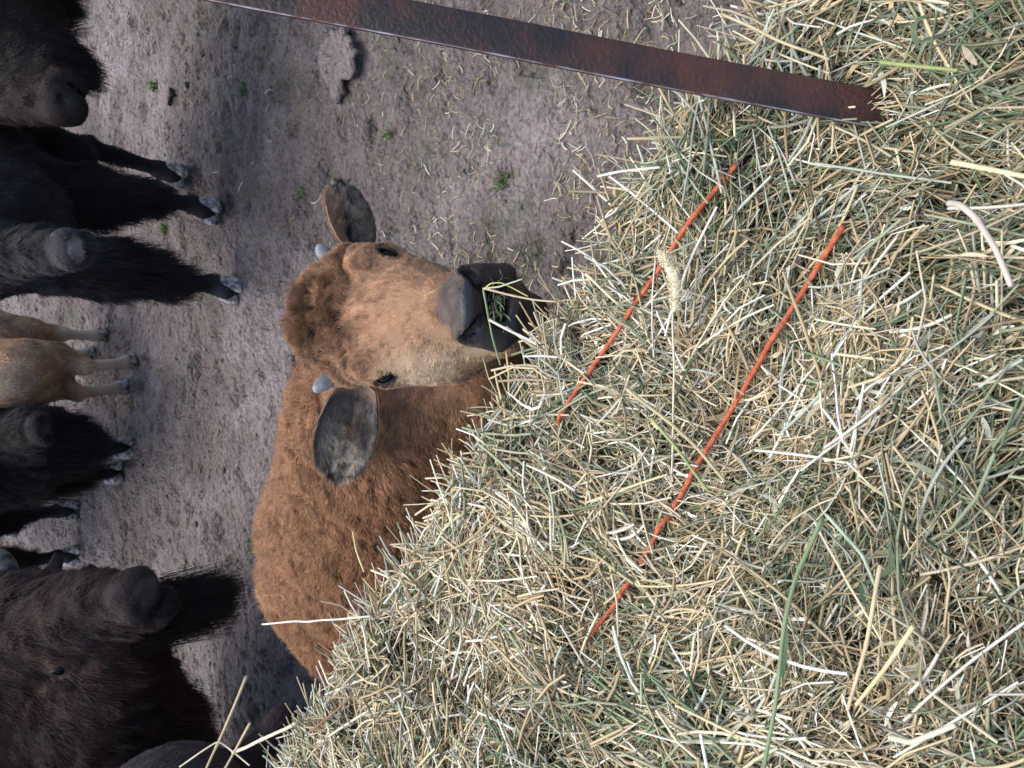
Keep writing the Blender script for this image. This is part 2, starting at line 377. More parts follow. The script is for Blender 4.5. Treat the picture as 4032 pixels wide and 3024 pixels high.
# loose stalks lying thick along the near side, longer and paler
V, Q, C_ = join([hayset(2000, (.05, .16), (.0008, .0018), .004, 7, 5, up=.010, tilt=.13, qmin=-.9, qmax=.03, coh=.7, kink=.05, bendr=.18),
                 hayset(1300, (.02, .07), (.0012, .0030), .006, 6, 2, up=.009, tilt=.35, kink=.35, bendr=1.2)])
V2, Q2, C2 = hayset(2600, (.06, .20), (.0011, .0022), .006, 6, 4, up=.008, tilt=.16, amin=.45, amax=1.65, qmin=-.6, qmax=.05, coh=.8, kink=.12)
Q = np.concatenate([Q, Q2 + len(V)]); V = np.concatenate([V, V2]); C_ = np.concatenate([C_, np.clip(C2 * 1.15, 0, .85)])
lh = mesh('loose_hay', V, Q, M['straw'], col=C_); tag(lh, 'loose pale straw and hay stems scattered on top of the bale', 'loose hay', kind='stuff')
# stalks poking out over the lip
n = 1500; a = rng.uniform(-.35, 1.6, n); q = rng.uniform(-.03, .07, n); P, N = haysurf(a, q)
D = unit(E2 * rng.uniform(.3, 1, (n, 1)) + E1 * rng.normal(0, .7, (n, 1)) + np.array([0, 0, 1.]) * rng.uniform(-.3, .45, (n, 1)))
L = rng.uniform(.03, .11, n); V, Q, C_ = strawmesh(P + D * (L * .25)[:, None], D, unit(np.cross(D, N)), N, L, rng.uniform(.0007, .0019, n), rng.normal(0, .4, n), 5, 4, haycol(P, n) * 1.1, .12)
tag(mesh('edge_hay', V, Q, M['straw'], bale, col=C_), kind='stuff')

# twines
def over(P0, P1, n, dz, wob=.0012, sink=None):
    s = np.linspace(0, 1, n)[:, None]; L = P0 * (1 - s) + P1 * s
    a = L @ E1; s2 = L @ E2
    e0 = .535 + .022 * noise(np.stack([a, 0 * a, 0 * a], 1), .22, 4) + .018 * noise(np.stack([a, 0 * a, 0 * a], 1), .06, 6) + .02 * sst(.1, 1.3, a)
    Pz, _ = haysurf(a, s2 - (e0 - .05)); z = Pz[:, 2]
    for _ in range(12): z = np.maximum(z, np.convolve(np.pad(z, 3, 'edge'), np.ones(7) / 7, 'valid')) * .8 + .2 * np.convolve(np.pad(z, 3, 'edge'), np.ones(7) / 7, 'valid')
    k5 = np.polyfit(s[:, 0], z, 3); zf = np.polyval(k5, s[:, 0]); z = .75 * zf + .25 * z
    L[:, 2] = z + dz + wob * noise(L, .03, 44)
    if sink is not None: L[:, 2] -= sink(s[:, 0])
    return L
def twine_part(path, nm='twine'):
    path = np.asarray(path); n = len(path); V, F = tube(path,   .0027 * (1 + .12 * np.sin(np.arange(n) * 2.1)), 8)
    return mesh(nm, V, F, M['twine'], bale)
A0, A1 = gat(606, 731, .96), gat(250, 492, .96)
twine_part(over(A0, A1, 160, .0225, sink=lambda s: .028 * sst(.66, .72, s) - .020 * gs(s[:, None], np.array([.80]), .02) - .020 * gs(s[:, None], np.array([.93]), .018) + .01 * sst(.12, 0, s)))
B0, B1 = gat(545, 836, .98), gat(112, 570, .98)
twine_part(over(B0, B1, 170, .0215, sink=lambda s: .008 * np.sin(s * 20) ** 2 * sst(.5, .6, s) + .018 * gs(s[:, None], np.array([.78]), .03) + .015 * gs(s[:, None], np.array([.62]), .015)))

# ------------------------------------------------------------------ rusty steel bar
def bar():
    P0 = at(647, 935, .752); P1 = at(805, 112, .735); ax = unit(P1 - P0)
    e = empty('steel_bar', P0, 'rusty dark brown flat steel bar slanting out of the hay', 'metal bar')
    vw = unit(CAM - (P0 + P1) / 2); wd = unit(np.cross(ax, vw)); th = unit(np.cross(wd, ax))
    ra = math.radians(-14); w2 = wd * math.cos(ra) + th * math.sin(ra); t2 = th * math.cos(ra) - wd * math.sin(ra)
    hw, ht, r = .0166, .005, .0022; prof = []
    for (sx, sy) in ((1, 1), (-1, 1), (-1, -1), (1, -1)):
        for k in range(5):
            an = math.atan2(sy, sx) ; an = {(1, 1): 0, (-1, 1): 90, (-1, -1): 180, (1, -1): 270}[(sx, sy)] + k * 22.5
            prof.append((sx * (hw - r) + r * math.cos(math.radians(an)), sy * (ht - r) + r * math.sin(math.radians(an))))
    n = 60; V = []; L = np.linalg.norm(P1 - P0)
    for i in range(n):
        c_ = P0 + ax * L * i / (n - 1) + t2 * .0012 * math.sin(i * .23)
        for (x, y) in prof: V.append(c_ + w2 * x + t2 * y)
    m = len(prof); F = [(i * m + j, (i + 1) * m + j, (i + 1) * m + (j + 1) % m, i * m + (j + 1) % m) for i in range(n - 1) for j in range(m)]
    F += [tuple(range(m)), tuple((n - 1) * m + j for j in range(m))[::-1]]
    mt = material('rusty_steel', rough=.42, spec=.5, noisec=(17, (.026, .021, .022), (.088, .036, .025), .54), bump=(240, .0012)); mt.node_tree.nodes['Principled BSDF'].inputs['Metallic'].default_value = .35
    o = mesh('flat_bar', V, F, mt, e)
    # strip along the left corner: painted silver highlight with a rust line
    s = np.linspace(0, 1, 90); side = w2 if proj((P0 + w2 * .02)[None])[0][0] < proj(P0[None])[0][0] else -w2
    path = P0 + ax * L * s[:, None] + side * (hw - .0003) + t2 * (ht - .0012) + t2 * (.0012 * np.sin(s * 59 * .23))[:, None]
    V, F = tube(path, .0009 + .0004 * noise(path, .03, 3), 6)
    mw = material('glint_rust_edge', rough=.35, noisec=(40, (.16, .07, .05), (.42, .40, .42), .5)); mw.node_tree.nodes['Principled BSDF'].inputs['Metallic'].default_value = .5
    mesh('glint_rust_edge', V, F, mw, e)
bar()
# ------------------------------------------------------------------ calf
def finish_body(F, root, colf, gloss=None, name='body'):
    V, Q = F.nets(); N, _ = vnormals(V, Q)
    # light smoothing of vertex positions keeps the marching pattern out of the shading
    col = colf(V, N); g = gloss(V, N) if gloss is not None else np.zeros(len(V))
    o = mesh(name, V, Q, M['skin'], root, col=np.clip(col * .7, 0, 1), extra=g)
    return V, Q, N, o
px = lambda n, t: n * t / FPX
def cow_hoof(pos, fwd, root, s=1.0):
    """one cloven hoof: two claws side by side"""
    fwd = unit(np.array([fwd[0], fwd[1], 0.])); sd_ = np.array([fwd[1], -fwd[0], 0.]); V = []; F = []
    for sg in (-1, 1):
        o = len(V); rings = []
        for k, (z, fl, bl, wd) in enumerate(((.0, .055, -.045, .024), (.012, .054, -.045, .025), (.035, .036, -.040, .023), (.055, .022, -.034, .019), (.064, .008, -.02, .012))):
            for j in range(12):
                th = j / 12 * 2 * math.pi; cx = (fl + bl) / 2 + (fl - bl) / 2 * math.cos(th); taper = 1 - .35 * max(0, math.cos(th)) ** 2
                cy = wd * math.sin(th) * taper + .0265 * (1 - .25 * max(0, -math.cos(th)))
                V.append(pos + s * (fwd * cx + sd_ * sg * cy + np.array([0, 0, z])))
        F += [(o + r * 12 + j, o + r * 12 + (j + 1) % 12, o + (r + 1) * 12 + (j + 1) % 12, o + (r + 1) * 12 + j)[::sg] for r in range(4) for j in range(12)]
        F += [tuple(o + j for j in range(12))[::-sg], tuple(o + 48 + j for j in range(12))[::sg]]
    return mesh('hoof', V, F, M['hoof'], root)
def leg(F, top, foot, fwd, s=1.0, hind=False, rt=.075, k=.03, w=1.0):
    fwd = unit(np.array([fwd[0], fwd[1], 0.])); up = np.array([0, 0, 1.]); top = np.asarray(top); z = top[2]
    fet = foot + up * .10 * s - fwd * .035 * s
    if hind:
        hock = foot + up * .42 * s - fwd * .13 * s; stif = np.array([*(top[:2] * .8 + foot[:2] * .2), max(z * .72, .55 * s)]) + fwd * .07 * s
        F.cone(top, stif, rt * 1.7, rt * 1.25, k * 2); F.cone(stif, hock, rt * 1.0, .036 * s * w, k); F.ball(hock, .036 * s * w, k)
        F.cone(hock, fet, .030 * s * w, .026 * s * w, k * .5)
    else:
        knee = foot + up * .36 * s - fwd * .015 * s; elb = np.array([*(top[:2] * .6 + knee[:2] * .4), .62 * s])
        F.cone(top, elb, rt * 1.4, rt * 1.1, k * 2); F.cone(elb, knee, rt * .95, .040 * s * w, k); F.ball(knee, .040 * s * w, k * .5)
        F.cone(knee, fet, .029 * s * w, .027 * s * w, k * .5)
    F.ball(fet, .034 * s * w, k * .4); F.cone(fet, foot + up * .05 * s + fwd * .005, .032 * s * w, .036 * s * w, k * .3)
    F.ball(fet - fwd * .035 * s - up * .005, .012 * s, .01)

def calf():
    root = empty('bison_calf', (-.2, 1.35, 0), 'tan bison calf with dark nose looking up while eating at the hay bale', 'bison')
    h = .0046; F = Field((-.95, .62, -.0), (.42, 2.05, 1.22), h)
    # body
    sh = at(266, 394, 1.64); mid = at(232, 386, 1.74); rump = at(184, 362, 1.92)
    F.cone(sh, mid, .225, .222, .1); F.cone(mid, rump, .185, .195, .06)
    F.ball(at(236, 330, 1.70), .125, .1)                                   # hump
    F.ball(at(194, 330, 1.83), .150, .03); F.ball(at(164, 344, 1.93), .125, .05); F.ball(at(286, 372, 1.60), .155, .03)
    # neck
    F.cone(at(420, 392, 1.36), at(340, 388, 1.50), .115, .165, .06); F.cone(at(340, 388, 1.50), sh, .165, .20, .08)
    F.cone(at(425, 470, 1.32), at(350, 470, 1.48), .085, .13, .06)
    bd = unit((rump - sh) * [1, 1, 0]); sd_ = np.array([bd[1], -bd[0], 0]); fw = -bd
    feet = [(sh + sd_ * .12 - bd * .02) * [1, 1, 0], (sh - sd_ * .12 + bd * .03) * [1, 1, 0], (rump + sd_ * .11 + bd * .06) * [1, 1, 0], (rump - sd_ * .11 + bd * .12) * [1, 1, 0]]
    for i, f in enumerate(feet):
        leg(F, f * [1, 1, 0] + [0, 0, .55] - (bd * .04 if i > 1 else 0), f + [0, 0, .0], fw, .82, hind=i > 1, rt=.062)
    # head ---------------------------------------------------------------
    fa = unit(at(463, 466, 1.03) - at(452, 385, 1.20)); rt_ = unit(at(510, 387, 1.175) - at(398, 385, 1.17)); rt_ = unit(rt_ - fa * (rt_ @ fa)); nrm = np.cross(rt_, fa); nrm = nrm if nrm @ (CAM - at(452, 385, 1.2)) > 0 else -nrm
    hx = (rt_, fa, nrm)
    F.ell(at(451, 353, 1.262), (rt_, Uv, -Fv), (.094, .070, .080), .03)
    F.ell(at(451, 322, 1.250), (rt_, Uv, -Fv), (.060, .037, .050), .05)    # poll
    F.ball(at(405, 364, 1.174), .030, .005); F.ball(at(506, 365, 1.184), .027, .005)   # brow bumps
    F.ball(at(401, 350, 1.215), .028, .02); F.ball(at(506, 349, 1.22), .027, .02)
    F.cone(at(403, 388, 1.20), at(416, 425, 1.155), .030, .031, .03); F.cone(at(504, 390, 1.205), at(487, 424, 1.155), .027, .020, .025)
    F.cone(at(453, 372, 1.222), at(464, 446, 1.075), .068, .040, .03)
    F.cone(at(440, 400, 1.215), at(452, 462, 1.10), .074, .044, .03)
    F.ell(at(418, 434, 1.18), (rt_, Uv, -Fv), (.046, .066, .05), .04)      # left cheek
    F.ell(at(478, 432, 1.19), (rt_, Uv, -Fv), (.028, .050, .05), .04)
    F.cone(at(424, 455, 1.165), at(440, 500, 1.09), .050, .030, .03)       # jaw
    # muzzle
    F.ell(at(464, 466, 1.048), (rt_, Uv, -Fv), (.0455, .024, .038), .02)
    F.cone(at(438, 474, 1.040), at(429, 498, 1.055), .0215, .018, .012)    # left lip lobe
    F.cone(at(491, 474, 1.040), at(493, 505, 1.065), .0175, .0155, .012)   # right lip lobe
    F.ell(at(462, 500, 1.115), (rt_, Uv, -Fv), (.052, .040, .030), .02)    # back of the mouth
    F.cone(at(437, 511, 1.062), at(466, 515, 1.060), .015, .013, .008)     # lower lip
    F.cone(at(432, 510, 1.10), at(456, 530, 1.10), .026, .024, .02)        # chin
    F.ell(at(463, 468, 1.024), (rt_, Uv, -Fv), (.042, .0155, .018), .008)  # nose pad
    F.ball(at(437, 464, 1.026), .0145, .008); F.ball(at(491, 465, 1.026), .0135, .008)
    # openings
    nosts = []
    F.ell(at(463, 496, 1.030), (rt_, Uv, -Fv), (.0255, .0145, .034), .004, True)
    for line in (((431, 463), (434, 468), (438, 473), (444, 477), (450, 480)), ((496, 464), (494, 469), (490, 474), (485, 477), (480, 480))):
        pp = [F.hit(u, v, .9, 1.4) + Fv * .0025 for u, v in line]
        for k in range(4): F.cone(pp[k], pp[k + 1], (.0045, .006, .0068, .006)[k], (.006, .0068, .006, .0045)[k], .003, True)
        nosts += pp + [(pp[k] + pp[k + 1]) / 2 for k in range(4)]
    # sockets: an almond slot over a sunken eyeball
    eyes = []; efr = []
    for i, (u, v) in enumerate(((391, 387), (513, 389))):
        p = F.hit(u, v, .9, 1.4); vw = unit(CAM - p); out = unit(vw + (-rt_ if i == 0 else rt_) * .45)
        lx = unit(at(396, 395, 1.1) - at(386, 377, 1.1)) if i == 0 else unit(at(512, 399, 1.1) - at(520, 379, 1.1)); lx = unit(lx - out * (lx @ out)); ly = np.cross(out, lx)
        c_ = p - out * .0125; eyes.append(c_); efr.append((out, lx, ly)); F.ball(c_, .0215, .012); F.ell(c_ + out * .009, (lx, ly, out), (.0172, .0080, .018), .003, True)
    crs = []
    # brow wrinkles: shallow creases above each eye bump
    for sgn, cu in ((-1, 405), (1, 503)):
        for j, rr in enumerate((19, 24)):
            prev = None
            for k in range(7):
                an = math.radians(200 + k * 20) if sgn < 0 else math.radians(220 + k * 20)
                u = cu + rr * math.cos(an) * 1.0; v = 366 + rr * math.sin(an); p = F.hit(u, v, .9, 1.4)
                if p is None: prev = None; continue
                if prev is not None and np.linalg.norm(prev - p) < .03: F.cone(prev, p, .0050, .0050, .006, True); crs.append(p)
                prev = p
    nose = at(463, 471, 1.02); L = dict(e0=eyes[0], e1=eyes[1], nose=nose, poll=at(447, 300, 1.22), ch=at(410, 440, 1.15))
    org = np.array([.37, .205, .115]); tan = np.array([.40, .235, .135]); cream = np.array([.52, .41, .27]); dkb = np.array([.10, .045, .022]); blk = np.array([.022, .018, .018]); gry = np.array([.12, .092, .078])
    def padm(P):
        q_ = P - at(463, 471, 1.01); x = q_ @ rt_; y = q_ @ Uv + .35 * np.abs(x) * 0 ; arch = y - .006 + 6.0 * x * x
        return sst(.0135, .0105, np.abs(arch + .004)) * sst(.043, .039, np.abs(x)) * (np.abs(q_ @ Fv) < .04)
    def colf(P, N):
        u, v, t = proj(P); c_ = np.tile(org, (len(P), 1)) 
        body = sst(1.28, 1.40, t)
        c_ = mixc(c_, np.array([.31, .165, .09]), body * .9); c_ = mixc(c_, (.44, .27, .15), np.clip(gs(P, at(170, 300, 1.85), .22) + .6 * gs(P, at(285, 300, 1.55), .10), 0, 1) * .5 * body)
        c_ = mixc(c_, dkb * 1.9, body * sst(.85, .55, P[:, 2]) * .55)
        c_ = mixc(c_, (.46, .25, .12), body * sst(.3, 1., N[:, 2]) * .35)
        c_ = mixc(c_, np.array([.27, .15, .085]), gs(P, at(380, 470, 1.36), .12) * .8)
        head = 1 - body
        c_ = mixc(c_, tan, head * .5)
        c_ = mixc(c_, cream, np.clip(gs(P, at(400, 410, 1.15), .035) + gs(P, at(402, 445, 1.12), .045) + .8 * gs(P, at(420, 480, 1.08), .03), 0, 1) * .85)
        c_ = mixc(c_, cream, gs(P, at(500, 440, 1.13), .03) * .25)
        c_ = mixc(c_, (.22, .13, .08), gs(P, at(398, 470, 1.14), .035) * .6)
        c_ = mixc(c_, dkb * 1.15, np.clip(1.5 * gs(P, at(455, 322, 1.18), .052), 0, 1) * (.70 + .55 * noise(P, .014, 2)).clip(0, 1))
        c_ = mixc(c_, dkb * 1.6, gs(P, at(465, 432, 1.08), .028) * sst(0, .5, noise(P * [1, 1, 1], .008, 12) + .3) * .75); c_ = mixc(c_, dkb * 1.3, gs(P, at(447, 425, 1.09), .022) * sst(.1, .5, noise(P, .006, 13) + .2) * .6)
        mz = (P - nose) @ fa; dn = np.linalg.norm((P - at(463, 488, 1.035)) * 1.0, axis=1)
        mk = sst(.072, .058, dn + .005 * noise(P, .008, 5)) 
        c_ = mixc(c_, gry, mk); c_ = c_ * (1 + .45 * mk * noise(P, .0075, 55) + .2 * mk * noise(P, .02, 56))[:, None]; 
        mk2 = sst(.050, .034, dn); c_ = mixc(c_, np.array([.10, .08, .07]), mk2 * .5)
        pad = np.clip(gs(P, at(463, 475, 1.01), .022) + gs(P, at(450, 473, 1.01), .016) + gs(P, at(478, 474, 1.01), .016), 0, 1); c_ = mixc(c_, (.030, .033, .042), padm(P))
        c_ = mixc(c_, (.048, .040, .038), mk * sst(.002, -.006, (P - at(463, 478, 1.03)) @ Uv) * (1 - sst(.3, .6, padm(P))))
        for q_ in crs: c_ = mixc(c_, (.17, .09, .045), gs(P, q_, .0055) * .9)  # brown fur along the brow creases, with their self-shadow painted in
        for q_ in nosts: c_ = mixc(c_, (.003, .003, .003), sst(.0095, .0070, np.linalg.norm(P - q_, axis=1)))
        c_ = mixc(c_, (.028, .030, .036), sst(.4, .8, gs(P, at(450, 513, 1.045), .022)))
        qm = P - at(463, 496, 1.05); c_ = mixc(c_, (.004, .004, .004), sst(1.25, .95, np.hypot(qm @ rt_ / .0275, qm @ Uv / .0155)) * (np.abs(qm @ Fv) < .06))
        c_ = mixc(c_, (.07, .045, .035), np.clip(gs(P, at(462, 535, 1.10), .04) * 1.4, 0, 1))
        for e, (o_, lx, ly) in zip(eyes, efr): Q_ = P - e; c_ = mixc(c_, np.array([.06, .04, .03]), sst(1.9, 1.1, (Q_ @ lx / .0165) ** 2 + (Q_ @ ly / .0082) ** 2) * (Q_ @ o_ > 0))
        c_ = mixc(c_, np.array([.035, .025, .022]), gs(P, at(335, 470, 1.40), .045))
        c_ *= (1 + .10 * noise(P, .06, 18) * 1 + .10 * noise(P, .014, 19))[:, None]
        return np.clip(c_, .004, .9)
    def gloss(P, N):
        return np.clip(padm(P) + 1.4 * gs(P, at(448, 515, 1.055), .02), 0, 1)
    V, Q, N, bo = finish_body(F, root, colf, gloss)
    def dens(C, n_):
        u, v, t = proj(C); face = sst(1.32, 1.26, t); vis = np.where((n_ * (CAM - C)).sum(1) > -.15, 1., .18)
        d = (1 + 1.9 * face) * vis; hid = sst(.75, .62, C[:, 2]) * (C[:, 0] < .1) * .75; d *= 1 - hid
        nog = sst(.35, .6, gloss(C, n_)); d *= 1 - nog
        for e, (o_, lx, ly) in zip(eyes, efr): Q_ = C - e; d *= ((Q_ @ lx / .0165) ** 2 + (Q_ @ ly / .0082) ** 2 > 1) | (Q_ @ o_ < 0)
        d *= 1 - gs(C, at(462, 496, 1.05), .024)
        return d
    n = 330000; P, Nn = sample(V, Q, N, n, dens); u, v, t = proj(P)
    face = sst(1.34, 1.27, t); pollm = np.clip(gs(P, at(447, 316, 1.2), .075) * 1.4, 0, 1) * face
    mz = np.linalg.norm(P - at(463, 486, 1.05), axis=1)
    Lh = .021 * (1 - face) + .0070 * face + .017 * pollm; Lh *= .60 + .40 * sst(.05, .10, mz); Lh *= rng.uniform(.7, 1.2, n)
    # hair on the face runs back from the nose, on the body back along the flank
    fc = at(463, 405, 1.13); away = P - fc; Dd = face[:, None] * (unit(away) * .6 - fa * .75 + rt_ * 0) + (1 - face)[:, None] * (bd * .7 + np.array([0, 0, -.6]))
    cl = .30 * (1 - face) + .14 * face + .45 * pollm
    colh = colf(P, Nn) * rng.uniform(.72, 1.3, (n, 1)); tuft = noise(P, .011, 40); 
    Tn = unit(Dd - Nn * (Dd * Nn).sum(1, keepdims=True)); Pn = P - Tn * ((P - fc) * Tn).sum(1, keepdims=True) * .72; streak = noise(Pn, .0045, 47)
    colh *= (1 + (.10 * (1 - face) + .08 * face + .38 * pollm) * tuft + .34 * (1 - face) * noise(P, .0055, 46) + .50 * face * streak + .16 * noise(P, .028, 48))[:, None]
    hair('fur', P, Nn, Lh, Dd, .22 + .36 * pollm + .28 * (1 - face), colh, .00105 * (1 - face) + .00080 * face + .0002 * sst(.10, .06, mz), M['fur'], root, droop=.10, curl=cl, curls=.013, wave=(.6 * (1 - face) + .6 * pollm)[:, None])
    # fine dark streak lines: none; eyes
    for i, e in enumerate(eyes):
        out, lx, ly = efr[i]
        Ve, Fe = sphere(e, .0175, 16); mesh('eye', Ve, Fe, M['eye'], root)
        th = np.linspace(0, 2 * math.pi, 49)[:, None]; X_ = lx * .0165 * np.sign(np.cos(th)) * np.abs(np.cos(th)) ** .9; Y_ = ly * .0068 * np.sin(th) * (1 - .15 * np.cos(th))
        rad2 = .0192 ** 2 - (X_ ** 2).sum(1) - (Y_ ** 2).sum(1)
        ring = e + X_ + Y_ + out * np.sqrt(np.maximum(rad2, .0001))[:, None]
        Vl, Fl = tube(ring, .0014 + .0006 * np.abs(np.sin(th[:, 0] * 1.5)), 8, cap=False); mesh('eyelid', Vl, Fl, M['lid'], root)
    # horn buds
    for (b, tip) in ((at(389, 331, 1.225), at(376, 314.5, 1.215)), (at(509, 331, 1.235), at(523.5, 318, 1.225))):
        s = np.linspace(0, 1, 10)[:, None]; path = b * (1 - s) + tip * s + np.array([0, 0, .004]) * np.sin(s * 3.14)
        Vh, Fh = tube(path,   .0128 * np.sqrt(np.clip(1.04 - s[:, 0] ** 1.6, .02, 1)), 14); mesh('horn', Vh, Fh, M['horn'], root)
    # ears
    def ear(bc, tip, hw, face_n, prof, cup, left):
        ax = unit(tip - bc); nn = unit(face_n - ax * (face_n @ ax)); sd2 = np.cross(nn, ax); Ln = np.linalg.norm(tip - bc)
        ns, nw = 26, 17; Vf = []; S_ = np.linspace(0, 1, ns); W_ = np.linspace(-1, 1, nw)
        for s in S_:
            w_ = hw * np.interp(s, [0, .15, .4, .65, .85, .95, 1], prof)
            for q in W_:
                dep = cup * (1 - q * q) * (1 - .7 * s) * 1.0
                Vf.append(bc + ax * (s * Ln * (1 - .10 * q * q * (s > .5) * (s - .5))) + sd2 * w_ * q - nn * dep + nn * .008 * math.sin(s * 2.5))
        Vf = np.array(Vf); G = np.arange(ns * nw).reshape(ns, nw)
        q = np.stack([G[:-1, :-1], G[1:, :-1], G[1:, 1:], G[:-1, 1:]], -1).reshape(-1, 4)
        Nf, _ = vnormals(Vf, q)
        if (Nf.mean(0) @ nn) < 0: q = q[:, ::-1]; Nf = -Nf
        Vb = Vf - Nf * .0035; nF = len(Vf); qb = q[:, ::-1] + nF
        bl = np.concatenate([G[:, 0], G[-1, 1:], G[::-1, -1][1:], G[0, ::-1][1:]]); rim = np.array([(bl[i], bl[i + 1], bl[i + 1] + nF, bl[i] + nF) for i in range(len(bl) - 1)])
        Va = np.concatenate([Vf, Vb]); ss = np.tile(np.repeat(S_, nw), 2); ww = np.abs(np.tile(np.tile(W_, ns), 2)); back = np.repeat([0., 1.], nF)
        ws = np.tile(np.tile(W_, ns), 2)
        up_s = -1. if (sd2 @ Uv) > 0 else 1.
        def ecol(s, w_, bk, P):
            stv = noise(np.c_[w_ * 7, s * 2.2, 0 * s], 1.0, 4)
            c_ = np.tile(np.array([.125, .105, .092]), (len(s), 1))
            c_ = mixc(c_, (.74, .65, .52), np.clip(sst(.10, .85, s) * sst(1.1, .4, np.abs(w_ - .12)) * (.42 + .80 * stv), 0, 1) * .95)
            c_ = mixc(c_, (.24, .15, .10), np.exp(-((s - .42) / .16) ** 2 - ((w_ - .1) / .3) ** 2) * .7)
            c_ = mixc(c_, (.035, .03, .032), sst(.82, 1.0, np.abs(w_)) * .7); c_ = mixc(c_, (.02, .017, .02), sst(.93, 1, s))
            c_ = mixc(c_, (.02, .018, .024), sst(.40, .0, s) * sst(.9, .2, w_) * .55)
            if not left: c_ = mixc(c_, (.40, .25, .16), sst(-.12, -.3, w_ * up_s) * sst(1.0, .75, s) * .9); c_ = mixc(c_, (.02, .02, .026), np.exp(-((w_ * up_s + .08) / .13) ** 2) * sst(.95, .6, s))
            else: c_ = mixc(c_, (.34, .24, .17), sst(.16, .04, s) * .9)
            c_ = mixc(c_, (.33, .19, .10), bk * .85); c_ = mixc(c_, (.05, .04, .04), bk * sst(.75, 1, s))
            return c_
        cc = ecol(ss, ws, back, Va)
        eo = mesh('ear', Va, np.concatenate([q, qb, rim]), M['skin'], root, col=cc * .8, extra=np.zeros(len(Va)))
        qa = np.concatenate([q, qb]); Na = np.concatenate([Nf, -Nf]); n = 26000
        i = rng.integers(0, len(qa), n); a = rng.random((n, 1)); b = rng.random((n, 1)); Wt = [(1 - a) * (1 - b), a * (1 - b), a * b, (1 - a) * b]
        ip = lambda A: sum(Wt[k] * (A[qa[i, k]] if A.ndim > 1 else A[qa[i, k]][:, None]) for k in range(4))
        P, Nn, s, w_ = ip(Va), unit(ip(Na)), ip(ss)[:, 0], ip(ws)[:, 0]; bk = (i >= len(q)).astype(float)
        inner = (1 - bk) * sst(.15, .5, s) * sst(1., .6, np.abs(w_)); rimm = sst(.85, 1, np.abs(w_))
        col_ = ecol(s, w_, bk, P) * rng.uniform(.6, 1.45, (n, 1))
        D = ax * 1.0 + sd2 * (w_ * .45)[:, None] + (-sd2 * (w_ * 1.3)[:, None]) * (inner * .5)[:, None]
        hair('ear_fur', P, Nn, (.006 + .013 * inner + .003 * rimm) * rng.uniform(.6, 1.2, n), D, .2 + .25 * inner, col_, .0005 + .00015 * inner, M['fur'], eo, curl=.12 + .3 * inner, curls=.008, wave=(.3 * inner)[:, None])
        eo.children[0].location = (0, 0, 0)
    ear(at(380, 357, 1.225), at(291, 337, 1.27), .0455, unit(-Fv + Uv * -.15 - Rv * .1), [.62, .80, 1, 1, .82, .58, .34], .030, True)
    ear(at(520, 360, 1.25), at(581, 338, 1.29), .036, unit(-Fv * 1.0 - Uv * .55 + Rv * .35), [.55, .85, 1.02, .97, .78, .55, .32], .026, False)
    for f in feet: cow_hoof(f, fw, root, .8)
    return F, feet
calf()

n = 90; P = at(463, 496, 1.035) + rng.normal(0, 1, (n, 3)) * [.015, .007, .005] + Fv * .006; D = unit(rng.normal(0, 1, (n, 3)) * [1, .5, .8]); S = unit(np.cross(D, [.2, 1, .3]))
V, Q, C_ = join([strawmesh(P, D, S, unit(np.cross(D, S)), rng.uniform(.006, .026, n), rng.uniform(.0004, .0012, n), rng.normal(0, .8, n), 4, 2, np.array([[.13, .19, .09], [.3, .32, .18], [.45, .42, .26], [.08, .11, .05]])[rng.integers(0, 4, n)], .3)])
tag(mesh('hay_mouthful', V, Q, M['straw'], col=C_), 'bits of green hay stuffed in the open mouth of the calf', 'hay', kind='stuff')

